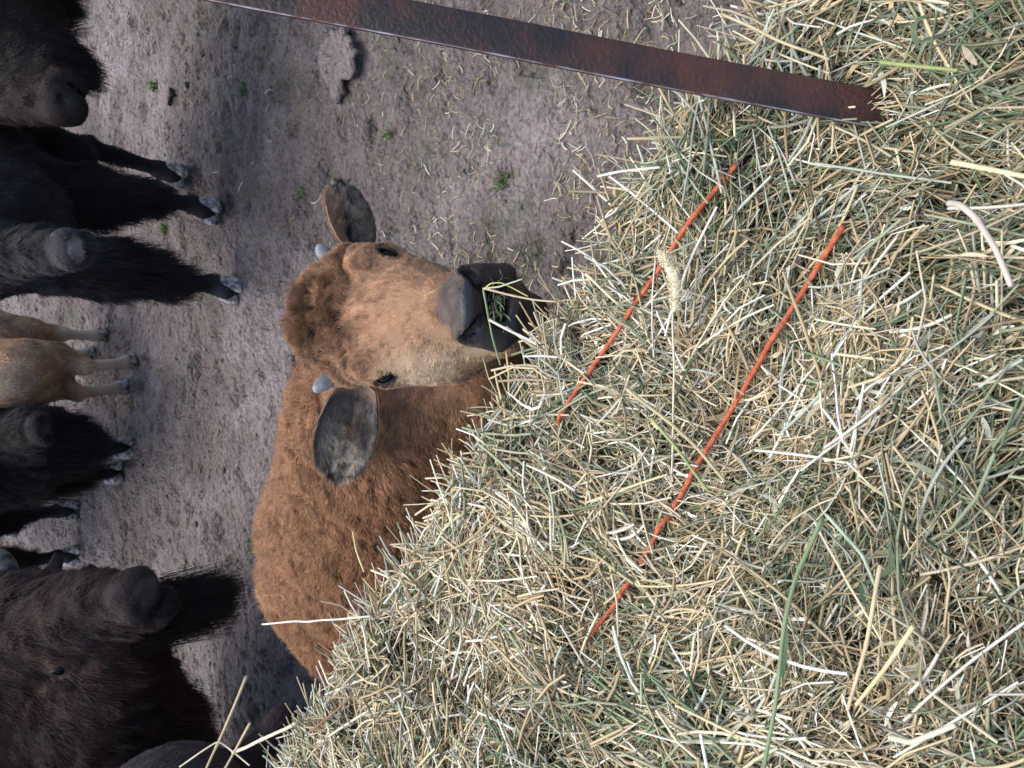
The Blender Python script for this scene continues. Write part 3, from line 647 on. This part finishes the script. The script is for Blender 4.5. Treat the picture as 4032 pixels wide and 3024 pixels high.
# ------------------------------------------------------------------ the other bison
BLK = np.array([.020, .019, .021]); BRN = np.array([.075, .045, .033])
def bison(nm, label, front, hind, shz, muz, poll, hw=.10, s=1.0, col=BLK, col2=BRN, nf=60000, girth=.30, mane=1.0, beard=.22, horns=True, eyes_=True, chaps=.10, jaw=None, face_up=None, long=.022, noseg=(.16, .15, .16), hc='black_fur', headn=None, wmul=1.0, legw=1.25, extra=(), beard_at=None, tail=False, hoofs=1.3, eye_px=None, legcol=None, ms=1.0):
    front = [np.array([*f[:2], 0.]) for f in front]; hind = [np.array([*f[:2], 0.]) for f in hind]
    fm = sum(front) / 2; hm = sum(hind) / 2; bd = unit(fm - hm); up = np.array([0, 0, 1.])
    root = empty(nm, fm * .5 + hm * .5, label, 'bison', 'bison standing in the muddy pen')
    muz = np.asarray(muz); poll = np.asarray(poll); allp = np.array([*front, *hind, muz, poll, fm + up * (shz + .1)])
    lo = allp.min(0) - .42; hi = allp.max(0) + .42; lo[2] = 0; hi[2] = shz + .2
    hres = .0125; F = Field(lo, hi, hres)
    g = girth * s; sh = fm + up * (shz - g * .95); hp = hm + up * (shz * .86 - g * .8) - bd * .05
    F.cone(sh, hp, g, g * .82, .12); F.cone(sh + up * g * .35 - bd * .08, sh * .5 + hp * .5 + up * .02, g * .75, g * .7, .15)
    F.ball(sh - up * g * .45 + bd * .05, g * .72, .12)
    for f in front: leg(F, np.array([f[0] * .7 + sh[0] * .3, f[1] * .7 + sh[1] * .3, shz * .6]), f, bd, s, False, .075 * s * legw, w=legw)
    for f in hind: leg(F, np.array([f[0] * .7 + hp[0] * .3, f[1] * .7 + hp[1] * .3, shz * .6]), f, bd, s, True, .075 * s * legw, w=legw)
    for p_, r_ in extra: F.ball(p_, r_, .12)
    fa = unit(muz - poll); HL = np.linalg.norm(muz - poll); upn = np.array([0, 0, 1.]) if headn is None else unit(headn)
    rt_ = unit(np.cross(fa, upn)); nr = unit(np.cross(rt_, fa))               # nr: out of the forehead
    F.cone(sh + bd * .1 + up * .02, poll - nr * hw * .7, g * .85, hw * 1.25, .15)
    F.ell(poll + fa * HL * .18 - nr * hw * .5, (rt_, fa, nr), (hw * 1.08, HL * .30, hw * .95), .06)
    F.cone(poll + fa * HL * .3 - nr * hw * .55, muz - fa * .07 * s - nr * .045 * s, hw * .92, .062 * s * ms, .06)
    F.cone(poll + fa * HL * .35 - nr * hw * 1.25, muz - fa * .09 * s - nr * .10 * s, hw * .62, .045 * s, .06)       # jaw
    F.ell(muz - fa * .045 * s - nr * .045 * s, (rt_, fa, nr), (.075 * s * ms, .046 * s * ms, .052 * s * ms), .03)
    F.ell(muz - fa * .06 * s - nr * .112 * s, (rt_, fa, nr), (.050 * s * ms, .040 * s, .028 * s), .02)
    F.ell(muz - fa * .012 * s - nr * .090 * s, (rt_, fa, nr), (.058 * s, .05 * s, .006 * s), .01, True)             # mouth line
    nost = []
    for sg in (-1, 1):
        nn = muz - nr * .040 * s + rt_ * sg * .043 * s * ms + fa * .0 * s; F.ell(nn, (unit(rt_ + nr * sg * .5), fa, nr), (.017 * s, .026 * s, .013 * s), .008, True); nost.append(nn)
    eyes = [poll + fa * HL * .42 + rt_ * sg * hw * .93 - nr * hw * .42 for sg in (-1, 1)]
    if eye_px is not None:
        p = F.hit(*eye_px, 1.2, 6); i = int(np.argmin([np.linalg.norm(e - p) for e in eyes])); sg = (-1, 1)[i]; o_ = unit(CAM - p) * .5 + rt_ * sg * .5
        for j in (0, 1): off = p - eyes[i]; eyes[j] = eyes[j] + fa * (off @ fa) + nr * (off @ nr) if j != i else p - o_ * .002
    for e, sg in zip(eyes, (-1, 1)): F.ball(e - rt_ * sg * .012, .030 * s, .03)
    noseC = muz - nr * .038 * s
    def colf(P, N):
        c_ = np.tile(col, (len(P), 1)); c_ = mixc(c_, col2, sst(-.2, .7, fbm(P, .22, 2, 3) + .25 * sst(.2, .9, P[:, 2]) + .1))
        pd = gloss(P, N)
        c_ = mixc(c_, np.array(noseg) * .35, pd)
        for q_ in nost: c_ = mixc(c_, (.003, .003, .003), sst(.020 * s, .012 * s, np.linalg.norm(P - q_, axis=1)))
        c_ = mixc(c_, np.array(noseg) * .09 + .008, sst(.12, .06, np.linalg.norm(P - (muz - nr * .06 * s), axis=1) / s) * .6 * (1 - pd))
        if legcol is not None: c_ = mixc(c_, legcol, sst(.5, .3, P[:, 2] / s))
        return c_ * (1 + .3 * noise(P, .05, 4))[:, None]
    def gloss(P, N):
        q_ = P - noseC; x = q_ @ rt_ / s / ms; y = q_ @ nr / s; z = q_ @ fa / s
        return sst(1.15, .85, np.sqrt((x / .062) ** 2 + ((y + 3 * x * x) / .026) ** 2 + (z / .034) ** 2)) * (1 - np.max([gs(P, q, .016 * s) for q in nost], 0))
    V, Q, N, bo = finish_body(F, root, colf, gloss)
    feet = front + hind
    def dens(C, n_):
        vis = np.where((n_ * (CAM - C)).sum(1) > -.2, 1., .2); u, v, t = proj(C); infr = (u > -60) & (u < 830) & (v > -60) & (v < 720)
        d = vis * np.where(infr, 1., .06)
        if eyes_:
            for e in eyes: d = d * (np.linalg.norm(C - e, axis=1) > .031 * s)
        d = d * (1 - .97 * sst(.5, .9, gloss(C, n_))) ; d *= C[:, 2] > .055
        return d * np.where(C[:, 2] < .35, .8, 1)
    P, Nn = sample(V, Q, N, nf, dens); n = nf
    lower = sst(.30, .18, P[:, 2]); hd = sst(1.25, .95, np.abs((P - (poll + muz) / 2) @ fa) / (HL * .5)) * (np.linalg.norm(P - (poll + muz) / 2, axis=1) < HL * .72)
    nearm = sst(.16, .07, np.linalg.norm(P - muz, axis=1) / s)
    und = sst(.1, -.5, Nn[:, 2]); frontq = sst(-.1, .5, ((P - (fm + hm) / 2) @ bd)) * (1 - hd)
    Lh = (long * (1 + 1.3 * mane * frontq * (.4 + und)) * (1 - .75 * lower) * (1 - .75 * nearm)); Lh *= rng.uniform(.6, 1.25, n)
    legd = np.min([np.linalg.norm((P - f)[:, :2], axis=1) for f in front], 0)
    ch = (legd < .17 * s) * sst(.22, .32, P[:, 2] / s) * sst(.78, .6, P[:, 2] / s) * (chaps > 0); Lh = Lh + ch * chaps * rng.uniform(.35, 1, n) * .8
    if extra: xm = np.max([gs(P, p_, r_ * 1.05) for p_, r_ in extra], 0); Lh = Lh + xm * sst(.35, -.35, Nn[:, 2]) * .10 * rng.uniform(.3, 1, n) * mane
    chest = frontq * und * sst(.25, .45, P[:, 2] / s) * mane; Lh = Lh + chest * .09 * rng.uniform(.3, 1.0, n)
    D = -bd * .5 + np.array([0, 0, -.9]); D = np.where(hd[:, None] > .5, -fa * .25 * 0 + unit(P - (poll + nr * .1)) * .7 + np.array([0, 0, -.3]), D)
    colh = colf(P, Nn) * rng.uniform(.6, 1.5, (n, 1)) * (1 + .35 * noise(P, .03, 8))[:, None]
    hair('fur', P, Nn, Lh, D, .35, colh, .0016 * wmul, M[hc], root, droop=np.clip(.25 + .8 * (ch + chest), 0, 1.2), curl=.16 + .1 * hd, curls=.035, wave=.15)
    if beard:
        nb = int(5200 * min(beard / .2, 1.6)); c0 = muz - fa * HL * .28 - nr * hw * 1.35; c1 = muz - fa * .075 * s - nr * .135 * s
        if beard_at is not None: c0, c1 = beard_at
        a = rng.random((nb, 1)) ** .8; Pb = c0 * (1 - a) + c1 * a + rt_ * rng.normal(0, .026 * s, (nb, 1)) + nr * (.012 + rng.normal(0, .008, (nb, 1)))
        hair('beard', Pb, np.tile(-nr * .2 + np.array([0, 0, -1.]), (nb, 1)), beard * rng.uniform(.45, 1.0, nb) * (.55 + .45 * np.sin(a[:, 0] * 3.1)), np.tile(np.array([0, 0, -1.]) + fa * .15, (nb, 1)) + 0. , .9, np.tile(col * .8, (nb, 1)) * rng.uniform(.6, 1.4, (nb, 1)), .0017, M[hc], root, droop=.8, curl=.07, curls=.04, K=6, wave=.08, minup=0)
    if eyes_:
        for e, sg in zip(eyes, (-1, 1)):
            c_ = e + rt_ * sg * .006; Ve, Fe = sphere(c_, .021 * s, 12); mesh('eye', Ve, Fe, M['eye'], root)
            vo = unit(rt_ * sg + nr * .25); VV = []
            for k, q in enumerate((.0135, .019, .0215)):
                for j in range(24):
                    th = j / 24 * 6.2832; x = q * 1.25 * math.cos(th); y = q * .72 * math.sin(th); zz = math.sqrt(max(.0225 ** 2 - x * x - y * y, 1e-6)) * .98
                    VV.append(c_ + (fa * x + nr * y + vo * (zz + .001)) * s)
            mesh('eyelid', VV, [(r * 24 + j, (r + 1) * 24 + j, (r + 1) * 24 + (j + 1) % 24, r * 24 + (j + 1) % 24) for r in range(2) for j in range(24)], M['lid'], root)
    if horns:
        for sg in (-1, 1):
            b = poll + rt_ * sg * hw * .92 + fa * HL * .10 - nr * hw * .35; tt = np.linspace(0, 1, 16)[:, None]
            path = b + rt_ * sg * hw * (.95 * np.sin(tt * 1.5)) + (-fa * .75 + nr * .35) * (1 - np.cos(tt * 1.75)) * hw * .95
            Vh, Fh = tube(path, .028 * s * (1 - tt[:, 0]) ** .65 + .004, 14); mesh('horn', Vh, Fh, M['dark_horn'], root)
    # ears
    for sg in (-1, 1):
        b = poll + rt_ * sg * hw * .95 + fa * HL * .16 - nr * hw * .85; tip = b + rt_ * sg * .10 * s - fa * .01 - np.array([0, 0, .03]); S_ = np.linspace(0, 1, 9); ax = unit(tip - b)
        Ve = []
        for q in S_:
            wv_ = .030 * s * math.sin(math.pi * min(.12 + q * .86, 1)) + .002
            for j in range(10):
                th = j / 10 * 6.2832; Ve.append(b + (tip - b) * q + fa * wv_ * math.cos(th) + nr * (.010 * math.sin(th) - .012 * math.cos(th) ** 2) * s)
        Fe = [(r * 10 + j, r * 10 + (j + 1) % 10, (r + 1) * 10 + (j + 1) % 10, (r + 1) * 10 + j) for r in range(8) for j in range(10)] + [tuple(80 + j for j in range(10))]
        Ve = np.array(Ve); eo = mesh('ear', Ve, Fe, M['skin'], root, col=np.tile(col, (len(Ve), 1)), extra=np.zeros(len(Ve)))
    if not tail: 
        for f in feet: cow_hoof(f, bd, root, s * hoofs)
        return root
    # tail
    tb = hp - bd * g * .75 + up * g * .5; tt = np.linspace(0, 1, 12)[:, None]; path = tb - bd * .06 * np.sin(tt * 2) - up * tt * .42 * s
    Vt, Ft = tube(path, np.interp(tt[:, 0], [0, .65, .8, 1], [.020, .012, .026, .006]), 8)
    mesh('tail', Vt, Ft, M['skin'], root, col=np.tile(col, (len(Vt), 1)), extra=np.zeros(len(Vt)))
    for f in feet: cow_hoof(f, bd, root, s * hoofs)
    return root
G = lambda u, v: gat(u, v)[:2]
bison('black_bison', 'black shaggy bison facing the camera with muzzle lowered above its two hairy front legs', [G(557, 214), G(478, 235)], [G(592, 181), G(574, 165)], 1.18,
      at(518, 66, 2.36), at(508, -75, 2.66), hw=.105, s=.92, ms=.88, girth=.27, nf=95000, beard=.0, chaps=.13, long=.03, col=np.array([.012, .013, .017]), col2=np.array([.024, .025, .031]), noseg=(.62, .58, .60), headn=CAM - at(510, 40, 3.0) + np.array([0, 0, -.3]), legw=1.3)
bison('black_bison', 'black bison lowering its bearded head in profile at the right behind the steel bar', [np.array([1.72, 2.85]), np.array([1.95, 3.25])], [np.array([3.0, 3.0]), np.array([3.1, 3.4])], 1.45,
      at(648, 72, 2.72), at(674, -85, 2.86), hw=.13, s=1.2, girth=.34, nf=80000, beard=.135, chaps=.1, long=.022, col=np.array([.013, .011, .011]), col2=np.array([.036, .024, .020]), noseg=(.06, .055, .055), headn=np.array([-1., -.25, .15]),
      extra=((at(752, -28, 2.9), .28), (at(722, 14, 2.84), .15), (at(705, 40, 2.8), .09)), beard_at=(at(738, 56, 2.82), at(690, 72, 2.76)))
bison('tan_bison_calf', 'tan bison calf seen from behind with pale legs, between two black bison', [np.array([.27, 4.66]), np.array([.17, 4.86])], [G(406, 134), G(381, 126)], .82,
      np.array([.85, 5.1, .62]), np.array([.65, 5.0, .78]), hw=.075, s=.62, girth=.265, nf=40000, beard=0, chaps=0, mane=.6, long=.016, col=np.array([.44, .28, .17]), col2=np.array([.58, .44, .31]), noseg=(.1, .1, .1), horns=False, hc='fur', legw=1.6, hoofs=1.35, legcol=(.66, .55, .44))
bison('black_bison', 'black bison with thick hanging mane and pale hooves, right of the tan calf from behind', [G(321, 130), G(296, 119)], [np.array([-.52, 5.35]), np.array([-.30, 5.4])], 1.05,
      at(338, 40, 3.42), at(316, -60, 3.62), hw=.11, s=.9, girth=.24, nf=70000, beard=.26, chaps=.16, long=.035, col=np.array([.010, .010, .012]), col2=np.array([.024, .019, .018]), noseg=(.05, .05, .05), headn=CAM - at(340, 0, 4),
      extra=((at(314, 12, 3.80), .22), (at(335, 36, 3.62), .12)), beard_at=(at(300, 52, 3.62), at(345, 58, 3.52)), hoofs=1.4)
bison('black_bison', 'distant black bison showing only two slender dark legs at the top of the herd', [G(258, 75), G(213, 77)], [np.array([-1.0, 6.3]), np.array([-.7, 6.35])], 1.1,
      np.array([-.6, 4.7, 1.2]), np.array([-.75, 5.0, 1.35]), hw=.11, s=.95, girth=.27, nf=25000, beard=0, chaps=.05, long=.03, col=np.array([.010, .010, .012]), col2=np.array([.02, .018, .018]), headn=np.array([0, -.6, .8]))
bison('horned_bison', 'big dark brown horned bison with long black beard looking toward the camera', [np.array([-1.62, 2.95]), np.array([-1.8, 3.35])], [np.array([-2.8, 2.9]), np.array([-2.9, 3.3])], 1.55,
      at(186, 136, 2.28), at(136, -46, 2.55), hw=.165, s=1.42, girth=.33, nf=130000, beard=.33, chaps=.12, long=.035, col=np.array([.017, .012, .012]), col2=np.array([.046, .026, .021]), noseg=(.14, .14, .155), headn=unit(CAM - at(150, 60, 2.4)) + np.array([.42, 0, 0.]), hc='fur', eye_px=(104.5, 61), ms=.80,
      extra=((at(62, 96, 2.66), .24), (at(2, 112, 2.75), .26), (at(20, 40, 2.9), .36), (at(105, 110, 2.55), .13)))
bison('brown_bison', 'grey brown bison rump just entering the picture beside the end of the hay bale', [np.array([-1.93, 2.38]), np.array([-1.75, 2.68])], [np.array([-1.30, 1.98]), np.array([-1.13, 2.25])], 1.14,
      np.array([-2.7, 2.5, .8]), np.array([-2.5, 2.5, 1.0]), hw=.11, s=.95, girth=.27, nf=25000, beard=.1, chaps=.05, long=.013, col=np.array([.050, .038, .040]), col2=np.array([.075, .058, .058]), headn=np.array([-.5, 0, .8]), legw=1.0)

# ------------------------------------------------------------------ single stalks one can point at
def ph(x, y): return 768 - .46293 * y, .46293 * x        # place in the picture -> upright frame
def stalk(label, pts, wid, colr, z=None, ts=None, nm='hay_stalk', taper=.85, parts_=None, node=True):
    """one stem through 2-4 measured points lying at height z (or depths ts)"""
    W = []
    for i, (x, y) in enumerate(pts):
        u, v = ph(x, y); W.append(gat(u, v, z if np.isscalar(z) else z[i]) if ts is None else at(u, v, ts if np.isscalar(ts) else ts[i]))
    W = np.array(W); k = len(W); d = np.r_[0, np.cumsum(np.linalg.norm(np.diff(W, axis=0), axis=1))]; s_ = np.linspace(0, d[-1], 34)
    path = np.stack([np.interp(s_, d, W[:, j]) for j in range(3)], 1)
    for _ in range(3): path[1:-1] = (path[:-2] + path[1:-1] * 2 + path[2:]) / 4
    path += n3(path, .05, 71) * .0016
    r = wid * .5 * np.linspace(1, taper, 34); 
    if node: r = r * (1 + .28 * (np.abs(np.arange(34) - rng.integers(8, 26)) < 1))
    e = empty(nm, path.mean(0), label, 'hay stalk', 'single long hay stalks')
    V, F = tube(path, r, 8); c_ = np.tile(np.array(colr, float), (len(V), 1)) * (1 + .16 * fbm(V, .012, 3, 5) + .12 * noise(V, .05, 6))[:, None]
    mesh('stem', V, F, M['straw'], e, col=np.clip(c_, .01, .85)); return e, path
TANC, PALE, GRN, WHT, OLV, BRW = (.54, .43, .26), (.66, .58, .41), (.19, .26, .13), (.72, .67, .56), (.42, .40, .20), (.24, .13, .06)
e, pth = stalk('thin straight stem carrying a cream grass head between the two orange twines', [(1455, 672), (1454, 726), (1455, 924), (1452, 1023)], .0022, PALE, z=[1.0, .998, .99, .985], nm='seed_stalk')
hp = np.array([gat(*ph(x, y), z_) for x, y, z_ in ((1424, 543, 1.0), (1440, 562, 1.003), (1458, 600, 1.004), (1461, 635, 1.003), (1455, 674, 1.0))]); ss_ = np.linspace(0, 4, 30)
hp = np.stack([np.interp(ss_, range(5), hp[:, j]) for j in range(3)], 1); V, F = tube(hp, .0052 * np.sqrt(np.clip(np.sin(np.linspace(.12, 3.02, 30)), .02, 1)), 10)
mesh('seed_head', V, F, M['straw'], e, col=np.tile([.66, .58, .40], (len(V), 1)) * (1 + .25 * noise(V, .004, 3))[:, None])
i = rng.integers(3, 27, 1600); P = hp[i] + rng.normal(0, 1, (1600, 3)) * .001; Dd = unit(rng.normal(0, 1, (1600, 3)))
V, Q, C_ = strawmesh(P + Dd * .0052, unit(Dd + (hp[2] - hp[20]) * 12), unit(np.cross(Dd, [0, .3, 1.])), Dd, rng.uniform(.002, .0045, 1600), np.full(1600, .0006), rng.normal(0, .2, 1600), 3, 2, np.tile([.74, .67, .48], (1600, 1)) * rng.uniform(.85, 1.15, (1600, 1)), .2)
tag(mesh('florets', V, Q, M['straw'], e, col=C_), kind='stuff')
for lab, pts, wd, cl, kw in (
    ('longest tan stalk jutting up past the lip at the far left end of the bale', [(533, 1462), (487, 1565), (440, 1672)], .0042, TANC, dict(ts=[1.20, 1.19, 1.17])),
    ('shorter tan stalk beside the longest one at the left end of the bale', [(540, 1560), (478, 1672)], .0040, TANC, dict(ts=[1.18, 1.17])),
    ('thin stalk bent like a roof, crossing the two tan ones at the left end', [(388, 1658), (471, 1599), (540, 1652)], .0026, PALE, dict(ts=[1.19, 1.19, 1.16])),
    ('thick pale stalk lying level at the left end of the bale', [(505, 1626), (560, 1600), (640, 1562)], .0065, PALE, dict(z=[.975, .98, .985])),
    ('white stalk slanting across the open mouth of the calf', [(1056, 693), (1112, 722), (1160, 745)], .0034, WHT, dict(ts=[.985, .97, .955])),
    ('tan stalk running from the hay to the nose of the calf', [(1042, 624), (1099, 637), (1150, 647), (1201, 651)], .0026, TANC, dict(ts=[.99, .98, .965, .95])),
    ('green stem hanging down across the nose and cheek of the calf', [(1043, 627), (1054, 686), (1063, 731), (1080, 790)], .0028, GRN, dict(ts=[.99, .985, .99, .99])),
    ('fine yellow stem arching over the upper lip of the calf', [(1046, 624), (1060, 612), (1082, 610), (1108, 622), (1140, 640)], .0018, (.55, .48, .16), dict(ts=[.99, .98, .98, .98, .97])),
    ('pale green stem reaching from the nose of the calf to the hay', [(1048, 624), (1078, 620), (1128, 602)], .0022, (.45, .52, .34), dict(ts=[.99, .98, .97])),
    ('small yellow straw stuck on the bridge of the calf nose', [(919, 639), (941, 628), (955, 618)], .0019, (.70, .58, .22), dict(ts=[1.015, 1.02, 1.03])),
    ('thick pinkish white stalk curving down at the right near the bottom of the picture', [(2050, 442), (2075, 444), (2109, 473), (2150, 540), (2185, 620)], .0052, (.58, .50, .41), dict(z=[1.0, 1.012, 1.014, 1.008, 1.0])),
    ('pale yellow stalk above the thick pinkish one', [(2056, 351), (2130, 365), (2230, 386)], .0044, (.60, .54, .32), dict(z=1.01)),
    ('thick speckled olive stalk crossing the lower orange twine', [(1355, 838), (1430, 900), (1510, 973), (1567, 1042)], .0042, (.42, .36, .20), dict(z=[1.0, 1.003, 1.0, .99])),
    ('green stem forking off the thick speckled olive stalk', [(1408, 905), (1470, 980), (1530, 1060)], .0036, (.30, .36, .14), dict(z=[.99, .995, .985])),
    ('tall green blade running down to the lower middle border', [(1774, 1117), (1720, 1240), (1690, 1360), (1674, 1526), (1648, 1670)], .0040, GRN, dict(z=[1.02, 1.04, 1.05, 1.055, 1.05])),
    ('blue green blade bending over the middle of the lower hay', [(1785, 1113), (1863, 1199), (1897, 1284)], .0032, (.34, .42, .30), dict(z=1.045)),
    ('thick tan stalk pointing straight down through the lower hay', [(1900, 1221), (1871, 1388), (1830, 1533)], .0036, TANC, dict(z=1.05)),
    ('thick straight straw crossing the tan stalk in the lower hay', [(1975, 1350), (1908, 1440), (1848, 1522)], .0036, (.68, .52, .28), dict(z=[1.062, 1.062, 1.055])),
    ('kinked pale stalk near the bottom right corner', [(1919, 1593), (1967, 1604), (2060, 1567)], .0044, PALE, dict(z=1.07)),
    ('white stalk sticking out over the rump of the calf', [(566, 1348), (700, 1340), (800, 1330)], .0030, WHT, dict(ts=[1.28, 1.12, 1.03])),
    ('yellow stalk curling up over the back of the calf', [(762, 1148), (768, 1185), (786, 1235)], .0024, (.66, .58, .28), dict(ts=[1.12, 1.10, 1.08])),
    ('white stalk lying out from the bale lip over bare mud', [(1292, 382), (1340, 371), (1425, 362)], .0030, WHT, dict(z=[.985, .99, .98])),
    ('brown dried blade among the pale straw at the far left', [(672, 1580), (720, 1540), (760, 1500)], .0040, BRW, dict(z=.98)),
    ('long golden stem curving above the steel bar base', [(1560, 30), (1680, 85), (1790, 128)], .0030, TANC, dict(z=[.98, 1.01, 1.0])),
    ('green stem beside the steel bar base', [(1900, 135), (1955, 140), (2070, 152)], .0036, (.30, .34, .12), dict(z=1.01)),
    ('straight straw left of the steel bar base', [(1345, 118), (1430, 140), (1480, 165)], .0026, PALE, dict(z=[.97, .98, .975]))):
    stalk(lab, pts, wd, cl, **kw)

# ------------------------------------------------------------------ on the mud
def gz(P):
    d = sc.evaluated_depsgraph_get() if False else None
    return gheight(P) - .01
n = 3400; y = 1.1 + rng.exponential(.9, n); x = rng.uniform(-1.6, 2.4, n)
near = gat(650, 560); clus = rng.random(n) < .38; x = np.where(clus, near[0] + rng.normal(0, .35, n), x); y = np.where(clus, near[1] + rng.normal(0, .35, n), y)
P = np.stack([x, y, 0 * x], 1); keep = (y < 6) & (y > .9) & (rng.random(n) < np.where(x < .2, .35, 1)) & (fbm(P, .3, 2, 61) > -.15); P = P[keep]; n = len(P); P[:, 2] = gz(P) + .006
th = rng.uniform(0, 6.3, n); D = unit(np.stack([np.cos(th), np.sin(th), rng.normal(0, .12, n)], 1)); S = np.cross([0, 0, 1.], D)
V, Q, C_ = strawmesh(P, D, unit(S), np.tile([0, 0, 1.], (n, 1)), rng.uniform(.012, .08, n) * rng.uniform(.4, 1, n), rng.uniform(.0007, .0019, n), rng.normal(0, .45, n), 5, 3, haycol(P, n), .14)
tag(mesh('scattered_hay', V, Q, M['straw'], col=C_), 'scattered wisps of dropped hay lying on the mud around the calf', 'scattered hay', kind='stuff')
# little clods
n = 2600; P = np.stack([rng.uniform(-1.9, 2.6, n), rng.uniform(1.2, 6.0, n), np.zeros(n)], 1); P = P[fbm(P, .4, 2, 66) > -.1]; n = len(P); P[:, 2] = gz(P) - .001
Vs, Fs = sphere(np.zeros(3), 1, 3); Fs = np.array(Fs); R = rng.lognormal(-5.1, .45, n)[:, None, None] * np.array([1.2, .9, .6])
V = P[:, None] + Vs[None] * R * (1 + .35 * rng.normal(0, 1, (n, len(Vs), 1)).clip(-1, 1)); Q = (Fs[None] + (np.arange(n) * len(Vs))[:, None, None]).reshape(-1, 4)
cc = np.repeat(np.array([.30, .25, .235]) * rng.uniform(.6, 1.25, (n, 1)), len(Vs), 0)
tag(mesh('mud_crumbs', V.reshape(-1, 3), Q, gm, col=cc), 'small crumbs and clods of dry mud strewn over the ground', 'mud', kind='stuff')
# grass tufts
for u, v, r, nb_, lab in ((682, 153, .05, 60, 'bright green grass tuft under the beard of the right hand bison'), (680, 240, .05, 50, 'sparse green grass tuft below the pale leaf on the mud'), (539, 160, .06, 90, 'green grass tuft between the legs of the black bison facing us'),
                          (590, 494, .06, 70, 'blue green sprig on the mud beyond the calf ear, nearest the bale'), (574, 300, .05, 30, 'tiny green blades on bare mud above the calf ear'), (634, 384, .04, 26, 'faint green weed on bare mud in the middle right'), (224, 250, .05, 24, 'small weed on the mud above the back of the calf')):
    c = gat(u, v); P = np.tile(c, (nb_, 1)) + np.c_[rng.normal(0, r * .25, nb_), rng.normal(0, r * .2, nb_), np.zeros(nb_)]; P[:, 2] = gz(P)
    D = unit(np.c_[rng.normal(0, .5, nb_), rng.normal(0, .5, nb_), rng.uniform(.35, 1, nb_)]); L = rng.uniform(.012, .045, nb_)
    V, Q, C_ = strawmesh(P + D * L[:, None] * .45, D, unit(np.cross(D, [.1, .2, 1.])), unit(np.cross([1., 0, 0], D)), L, rng.uniform(.0012, .0026, nb_), rng.normal(0, .6, nb_), 5, 2, np.tile([.12, .20, .06], (nb_, 1)) * rng.uniform(.6, 1.4, (nb_, 1)), .1)
    tag(mesh('grass_tuft', V, Q, M['straw'], col=C_), lab, 'grass tuft', 'grass tufts on the mud')
# lifted slab of dried mud with a torn edge
def slab(u, v, wx, wy, lab, nm='mud_slab', lift=.035, seed=0, tone=(.30, .255, .24), th_=.018):
    c = gat(u, v); n = 30; m = 24; V = []; A = np.linspace(0, 2 * math.pi, 56, endpoint=False)
    prof = 1 + .22 * noise(np.c_[np.cos(A), np.sin(A), 0 * A + seed], .55, 3) + .24 * noise(np.c_[np.cos(A), np.sin(A), 0 * A + seed], .13, 9)
    rings = [0, .3, .6, .85, 1.0]; 
    for k, q in enumerate(rings):
        x = c[0] + wx * q * prof * np.cos(A); y = c[1] + wy * q * prof * np.sin(A); Pq = np.c_[x, y, 0 * x]
        z = gz(Pq) + .006 + lift * (.35 + .65 * (-np.sin(A) * q * .5 + .5)) + .009 * fbm(Pq, .04, 3, 6); V.append(np.c_[x, y, z])
    V = np.concatenate(V); nV = len(V); Vb = V - [0, 0, th_]; nn = 56
    F = [(k * nn + j, k * nn + (j + 1) % nn, (k + 1) * nn + (j + 1) % nn, (k + 1) * nn + j)[::-1] for k in range(4) for j in range(nn)]
    F += [tuple(nV + i for i in f)[::-1] for f in F]; F += [(4 * nn + j, 4 * nn + (j + 1) % nn, nV + 4 * nn + (j + 1) % nn, nV + 4 * nn + j)[::-1] for j in range(nn)]
    cc = np.tile(tone, (2 * nV, 1)) * (1 + .15 * noise(np.concatenate([V, Vb]), .02, 4))[:, None]
    tag(mesh(nm, np.concatenate([V, Vb]), F, gm, col=cc), lab, 'mud' if nm != 'dry_leaf' else 'leaf')
slab(706, 342, .125, .115, 'lifted slab of dried mud with a torn edge next to the steel bar', lift=.045)
slab(402, 289, .045, .03, 'small grey clod lying on the mud just above the forehead of the calf', 'mud_clod', .012, 5, (.24, .20, .18))
slab(681, 186, .028, .018, 'pale dry leaf on the mud near the bearded bison at the right', 'dry_leaf', .012, 9, (.62, .58, .52), .002)
slab(672, 172, .04, .02, 'dark lump of dung beside the pale leaf', 'dung', .015, 11, (.10, .075, .05))
